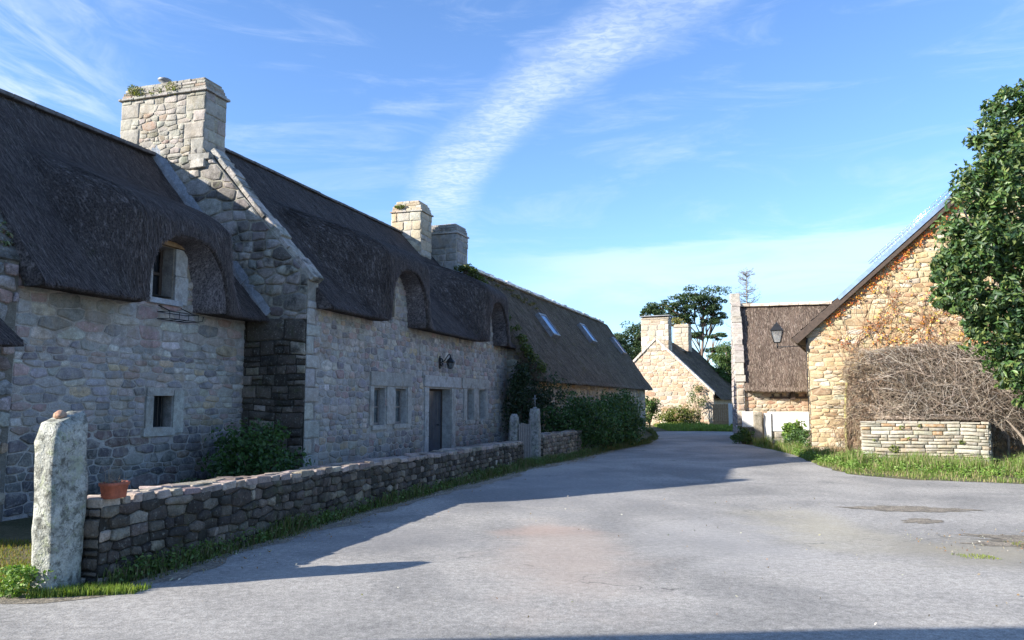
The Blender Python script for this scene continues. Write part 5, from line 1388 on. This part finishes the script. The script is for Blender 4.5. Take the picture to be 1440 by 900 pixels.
for k in range(120):
    z = rtr.uniform(6.5, 15.0); L = (15.6-z)*.33*rtr.uniform(.55, 1.1)+.25; a = rtr.uniform(0, 6.28); ca, sa = math.cos(a), math.sin(a)
    tip = (ca*L, sa*L, z+L*rtr.uniform(.15, .55)); md = (ca*L*.5, sa*L*.5, z+L*.05)
    mb.tube([(0, 0, z), md, tip], [.035, .025, .010], 4, (.20, .17, .15))
    for q in range(3):
        t = rtr.uniform(.4, 1); p = (ca*L*t, sa*L*t, z+L*.3*t); e = (p[0]+rtr.uniform(-.4, .4), p[1], p[2]+rtr.uniform(-.1, .4)); mb.tube([p, e], [.016, .006], 3, (.22, .18, .16))
        leaf_cloud(lf, e, .16, .16, .16, 7, .06, [(.14, .14, .10), (.11, .12, .08), (.16, .13, .10)], rtr, .2, asp=.3)
mb.build('trunk', M['bark'], la); lf.build('crown', M['leaf'], la)
limb_tree('pine_tree', (13.2, 84), 10.2, 'rounded dark pine seen over the end of the long low thatched roof', PG, rtr, 0, clumps_=[
    (.6, 0, 9.3, 1.3, 1.2, .7), (-1.0, 0, 8.4, 1.1, 1, .6), (1.4, 0, 8.0, 1.2, 1, .6), (0, 0, 7.2, 1.6, 1.2, .8), (-1.8, 0, 6.6, 1, 1, .6), (1.5, 0, 6.3, 1.4, 1, .8), (0, 0, 5.2, 1.9, 1.2, .9)], leaf=.17, n=46)
limb_tree('pine_tree', (10.4, 80), 8.6, 'smaller dark pine left of the distant chimney', PG, rtr, 0, clumps_=[
    (0, 0, 7.9, .9, .9, .5), (-.9, 0, 7.3, .8, .8, .4), (.9, 0, 7.1, .8, .8, .45), (0, 0, 6.3, 1.2, 1, .6), (.2, 0, 5.3, 1.4, 1, .7)], leaf=.16, n=40)
limb_tree('leafy_tree', (17.0, 62), 6.4, 'green leafy tree in the gap between the distant cottage and the red-brown thatch', MG, rtr, 0, clumps_=[
    (0, 0, 5.3, 1.1, 1, .8), (-1.1, 0, 4.2, 1.1, 1, .8), (1.0, 0, 4.3, 1.2, 1, .9), (-.2, -.4, 3.2, 1.6, 1, 1.0), (.4, 0, 2.0, 1.8, 1, 1.0), (-1.4, 0, 2.0, 1.2, 1, .9)], leaf=.12, n=70)
limb_tree('leafy_tree', (20.5, 64), 7.2, 'pale green tree top just right of the tall pine', [(.12, .14, .05), (.09, .12, .04), (.16, .16, .07)], rtr, 0, clumps_=[
    (-1.6, 0, 5.9, 1.0, .8, .7), (-2.0, 0, 4.6, 1.3, 1, .9), (-.8, 0, 5.0, 1.2, 1, .9), (0, 0, 3.6, 1.8, 1, 1.1)], leaf=.12, n=60)

# ================================================================== GRASS AND GROUND COVER
def grass(name, left, right, n, h, label, cols, r, wide=.008, dens=None, cat='grass', bend=.5, edge=0.):
    """blades between two polylines of equal length"""
    mb = MB(); lens = [math.dist(left[i], left[i+1]) for i in range(len(left)-1)]
    areas = [l*(math.dist(left[i], right[i])+math.dist(left[i+1], right[i+1]))/2 for i, l in enumerate(lens)]; T = sum(areas); cum = np.cumsum(areas)
    for _ in range(n):
        i = int(np.searchsorted(cum, r.random()*T)); i = min(i, len(areas)-1); t = r.random(); s_ = r.random()
        a = (left[i][0]+(left[i+1][0]-left[i][0])*t, left[i][1]+(left[i+1][1]-left[i][1])*t); b = (right[i][0]+(right[i+1][0]-right[i][0])*t, right[i][1]+(right[i+1][1]-right[i][1])*t)
        x, y = a[0]+(b[0]-a[0])*s_, a[1]+(b[1]-a[1])*s_
        k = .5+.5*mnoise.noise(Vector((x*1.3, y*1.3, 3)))*1.6
        if r.random() > .35+k*.8: continue
        hh = h*(.35+k*.9)*r.uniform(.6, 1.3)*(1-edge*s_); th = r.uniform(0, 6.28); ld = r.uniform(.1, 1)*bend*hh; ph = r.uniform(0, 6.28)
        wx, wy = math.cos(th)*wide, math.sin(th)*wide; lx, ly = math.cos(ph)*ld, math.sin(ph)*ld
        c = jc(r.choice(cols), r, .25, .08); j = len(mb.v)
        mb.v.extend([(x-wx, y-wy, 0), (x+wx, y+wy, 0), (x+wx*.7+lx*.35, y+wy*.7+ly*.35, hh*.6), (x-wx*.7+lx*.35, y-wy*.7+ly*.35, hh*.6), (x+lx, y+ly, hh)])
        mb.fi((j, j+1, j+2, j+3), c, 0, False); mb.fi((j+3, j+2, j+4), c, 0, False)
    return mb.build(name, M['grass'], label=label, cat=cat, kind='stuff')
GR = [(.075, .115, .03), (.05, .085, .025), (.11, .14, .045), (.15, .14, .08), (.17, .14, .09)]
rgr = random.Random(404)
wl_ = [(-3.62, 6.98), (-3.0, 9.1), (-2.4, 11.2), (-1.2, 15.3), (.2, 20.0), (.7, 20.9), (1.1, 21.4), (2.4, 25.4), (4.6, 29.5), (6.0, 34), (6.9, 38.5), (7.4, 43.5)]
rd_ = [(-3.30, 6.88), (-2.62, 9.4), (-2.1, 11.55), (-.75, 15.4), (.85, 19.8), (1.15, 20.6), (1.7, 21.6), (3.1, 25.3), (5.3, 30.3), (6.4, 34.5), (7.1, 38.5), (7.7, 42.5)]
mid_ = lambda L, R, t: [(a[0]+(b[0]-a[0])*t, a[1]+(b[1]-a[1])*t) for a, b in zip(L, R)]
grass('verge_grass', wl_, mid_(wl_, rd_, .55), 15000, .17, 'tall grass and weeds along the foot of the garden wall and hedges', GR, rgr, .007)
grass('verge_grass', mid_(wl_, rd_, .4), rd_, 14000, .07, 'short grass along the left edge of the road', GR+[(.16, .14, .07)], rgr, .006, edge=.5)
bl_ = [(9.0, 29.5), (8.95, 27), (8.75, 24.2), (8.7, 22.9), (8.95, 20.9), (9.05, 20.5), (10.3, 19.75), (11.5, 19.0), (13.5, 18.0), (18, 16)]
br_ = [(8.8, 28.8), (8.7, 26.5), (8.5, 23.9), (8.0, 21.3), (7.75, 19.95), (7.5, 17.7), (8.4, 16.35), (10.0, 15.6), (12.8, 14.8), (17, 13.6)]
grass('verge_grass', bl_, mid_(bl_, br_, .5), 17000, .36, 'tall bright sunlit grass against the planter and the barn', [(.12, .20, .04), (.17, .24, .06), (.09, .15, .03), (.25, .24, .11), (.32, .28, .17)], rgr, .007)
grass('verge_grass', mid_(bl_, br_, .3), br_, 15000, .15, 'bright sunlit grass verge beside the planter', [(.13, .20, .04), (.17, .23, .06), (.26, .25, .11), (.10, .15, .03), (.30, .25, .15)], rgr, .007, edge=.6)
mb = MB()
for k in range(420):
    t = rgr.random()*(len(bl_)-4)+2; i = int(t); f = t-i; s_ = rgr.random()*.75
    a = [bl_[i][q]+(bl_[i+1][q]-bl_[i][q])*f for q in (0, 1)]; b = [br_[i][q]+(br_[i+1][q]-br_[i][q])*f for q in (0, 1)]
    x, y = a[0]+(b[0]-a[0])*s_, a[1]+(b[1]-a[1])*s_; q = rgr.uniform(.08, .2)*(1.35 if s_ < .3 else .85); leaf_cloud(mb, (x, y, q*.7), q, q, q*.9, 36, .028, [(.13, .22, .04), (.18, .28, .06), (.10, .17, .03)], rgr, .4)
mb.build('verge_weeds', M['leaf'], label='leafy green weeds mixed into the sunlit verge', cat='weeds', kind='stuff')
mb = MB()
for k in range(330):
    t = (rgr.random()**1.1)*(len(wl_)-5); i = int(t); f = t-i; s_ = rgr.random()*.55
    a = [wl_[i][q]+(wl_[i+1][q]-wl_[i][q])*f for q in (0, 1)]; b = [rd_[i][q]+(rd_[i+1][q]-rd_[i][q])*f for q in (0, 1)]
    x, y = a[0]+(b[0]-a[0])*s_, a[1]+(b[1]-a[1])*s_; q = rgr.uniform(.05, .15); leaf_cloud(mb, (x, y, q*.7), q, q, q*.9, 30, .022, [(.09, .15, .04), (.07, .12, .03), (.12, .17, .05)], rgr, .4)
mb.build('verge_weeds', M['leaf'], label='leafy weeds at the foot of the dark garden wall', cat='weeds', kind='stuff')
grass('far_grass', [(9.4, 52.6), (11, 52.0), (13, 51), (15, 50)], [(8.6, 43.3), (10.2, 43.1), (12.2, 42.4), (14, 41.6)], 26000, .26, 'sunlit grass strip under the distant hydrangea', [(.17, .25, .05), (.22, .27, .08)], rgr, .02)
grass('lawn_patch', [(-7, 9.4), (-5.5, 9.2), (-4.0, 7.3)], [(-7, 6.25), (-5.5, 6.45), (-4.05, 6.72)], 16000, .045, 'mossy yellow-green grass left of the granite post', [(.20, .20, .05), (.16, .19, .04), (.24, .17, .06)], rgr, .004)
grass('lawn_patch', [(-3.95, 6.72), (-3.6, 6.85), (-3.1, 6.95)], [(-3.95, 6.55), (-3.6, 6.62), (-3.15, 6.72)], 1500, .07, 'thin bright grass at the foot of the wall end', [(.20, .26, .06), (.16, .22, .04)], rgr, .004)
grass('weed_patch', [(5.6, 9.2), (6.4, 9.1), (7.3, 8.9)], [(5.6, 8.8), (6.4, 8.6), (7.3, 8.4)], 1600, .05, 'small green tufts growing in the gravel at the right edge of the road', [(.20, .24, .05), (.16, .2, .04), (.30, .17, .08)], rgr, .004)
grass('weed_patch', [(4.6, 8.45), (4.95, 8.4)], [(4.65, 8.2), (5.0, 8.15)], 300, .03, 'tiny green tuft in the asphalt left of the gravel', [(.22, .26, .06), (.16, .2, .04)], rgr, .004)
# dirt and loose grit washed against the edges of the asphalt
def dirt_edge(line, name, r, w=.32):
    A, B = [], []
    P = wobble(line, .0, .22, r)
    for i, p in enumerate(P):
        q = P[min(i+1, len(P)-1)]; o = P[max(i-1, 0)]; dx, dy = q[0]-o[0], q[1]-o[1]; L = math.hypot(dx, dy) or 1; nx, ny = dy/L, -dx/L
        k = w*(.5+1.1*mnoise.noise(Vector((p[0]*.9, p[1]*.9, 2)))+.5*mnoise.noise(Vector((p[0]*4, p[1]*4, 5)))); k = max(-.06, k) if w > 0 else min(.06, k)
        A.append((p[0]-nx*.15, p[1]-ny*.15, .0075)); B.append((p[0]+nx*k, p[1]+ny*k, .0075))
    mb = MB(); n = len(A); mb.v.extend(A+B)
    for i in range(n-1): mb.fi((i, i+1, n+i+1, n+i), (1, 1, 1), 0, False)
    mb.build(name, M['gravel'], kind='structure')
dirt_edge([(-6, 6.3), (-4.6, 6.5), (-3.8, 6.62)]+rd_[:-2], 'road_edge_dirt', rgr)
dirt_edge(br_, 'road_edge_dirt', rgr, -.30)
# fallen leaves and stones, each too small to single out
mb = MB()
for k in range(1500):
    zone = rgr.random()
    if zone < .22: x, y = rgr.uniform(4.6, 7.2), rgr.gauss(9.0, .5)
    elif zone < .88:
        t = rgr.random()*(len(rd_)-5); i = int(t); f = t-i; x, y = rd_[i][0]+(rd_[i+1][0]-rd_[i][0])*f+abs(rgr.gauss(0, .25)), rd_[i][1]+(rd_[i+1][1]-rd_[i][1])*f
    else: x, y = rgr.uniform(-2.5, 5), rgr.uniform(5.5, 14)
    leaf_cloud(mb, (x, y, .02), .01, .01, .004, 1, rgr.uniform(.005, .017), [(.28, .14, .06), (.20, .14, .08), (.34, .30, .22), (.42, .40, .36)], rgr)
mb.build('leaf_litter', M['leaf'], label='scattered fallen leaves and crumbs on the asphalt', cat='leaves', kind='stuff')

# ================================================================== UNSEEN HOUSE LEFT OF AND BEHIND THE CAMERA (added to shade the foreground)
sh = empty('shadow_casting_house', (-13.5, -.9, 0), math.atan2(.29, 3.53), label='steep slate-roofed stand-in left of and behind the camera, added for the foreground shadow', cat='house')
mb = MB(); mb.box((-7, -2.3, 0), (6, 2.3, 5.2), (.36, .33, .3)); mb.build('wall', M['granite'], sh)
mb = MB(); P_ = [(-7.2, -2.5), (6.2, -2.5)]
for x in (-7.2, 6.2): mb.face([(x, -2.5, 5.1), (x, 2.5, 5.1), (x, 0, 9.0)], (.14, .15, .17))
mb.face([(-7.2, -2.5, 5.1), (6.2, -2.5, 5.1), (6.2, 0, 9), (-7.2, 0, 9)], (.14, .15, .17)); mb.face([(-7.2, 2.5, 5.1), (6.2, 2.5, 5.1), (6.2, 0, 9), (-7.2, 0, 9)], (.14, .15, .17))
mb.build('roof', M['slate'], sh)
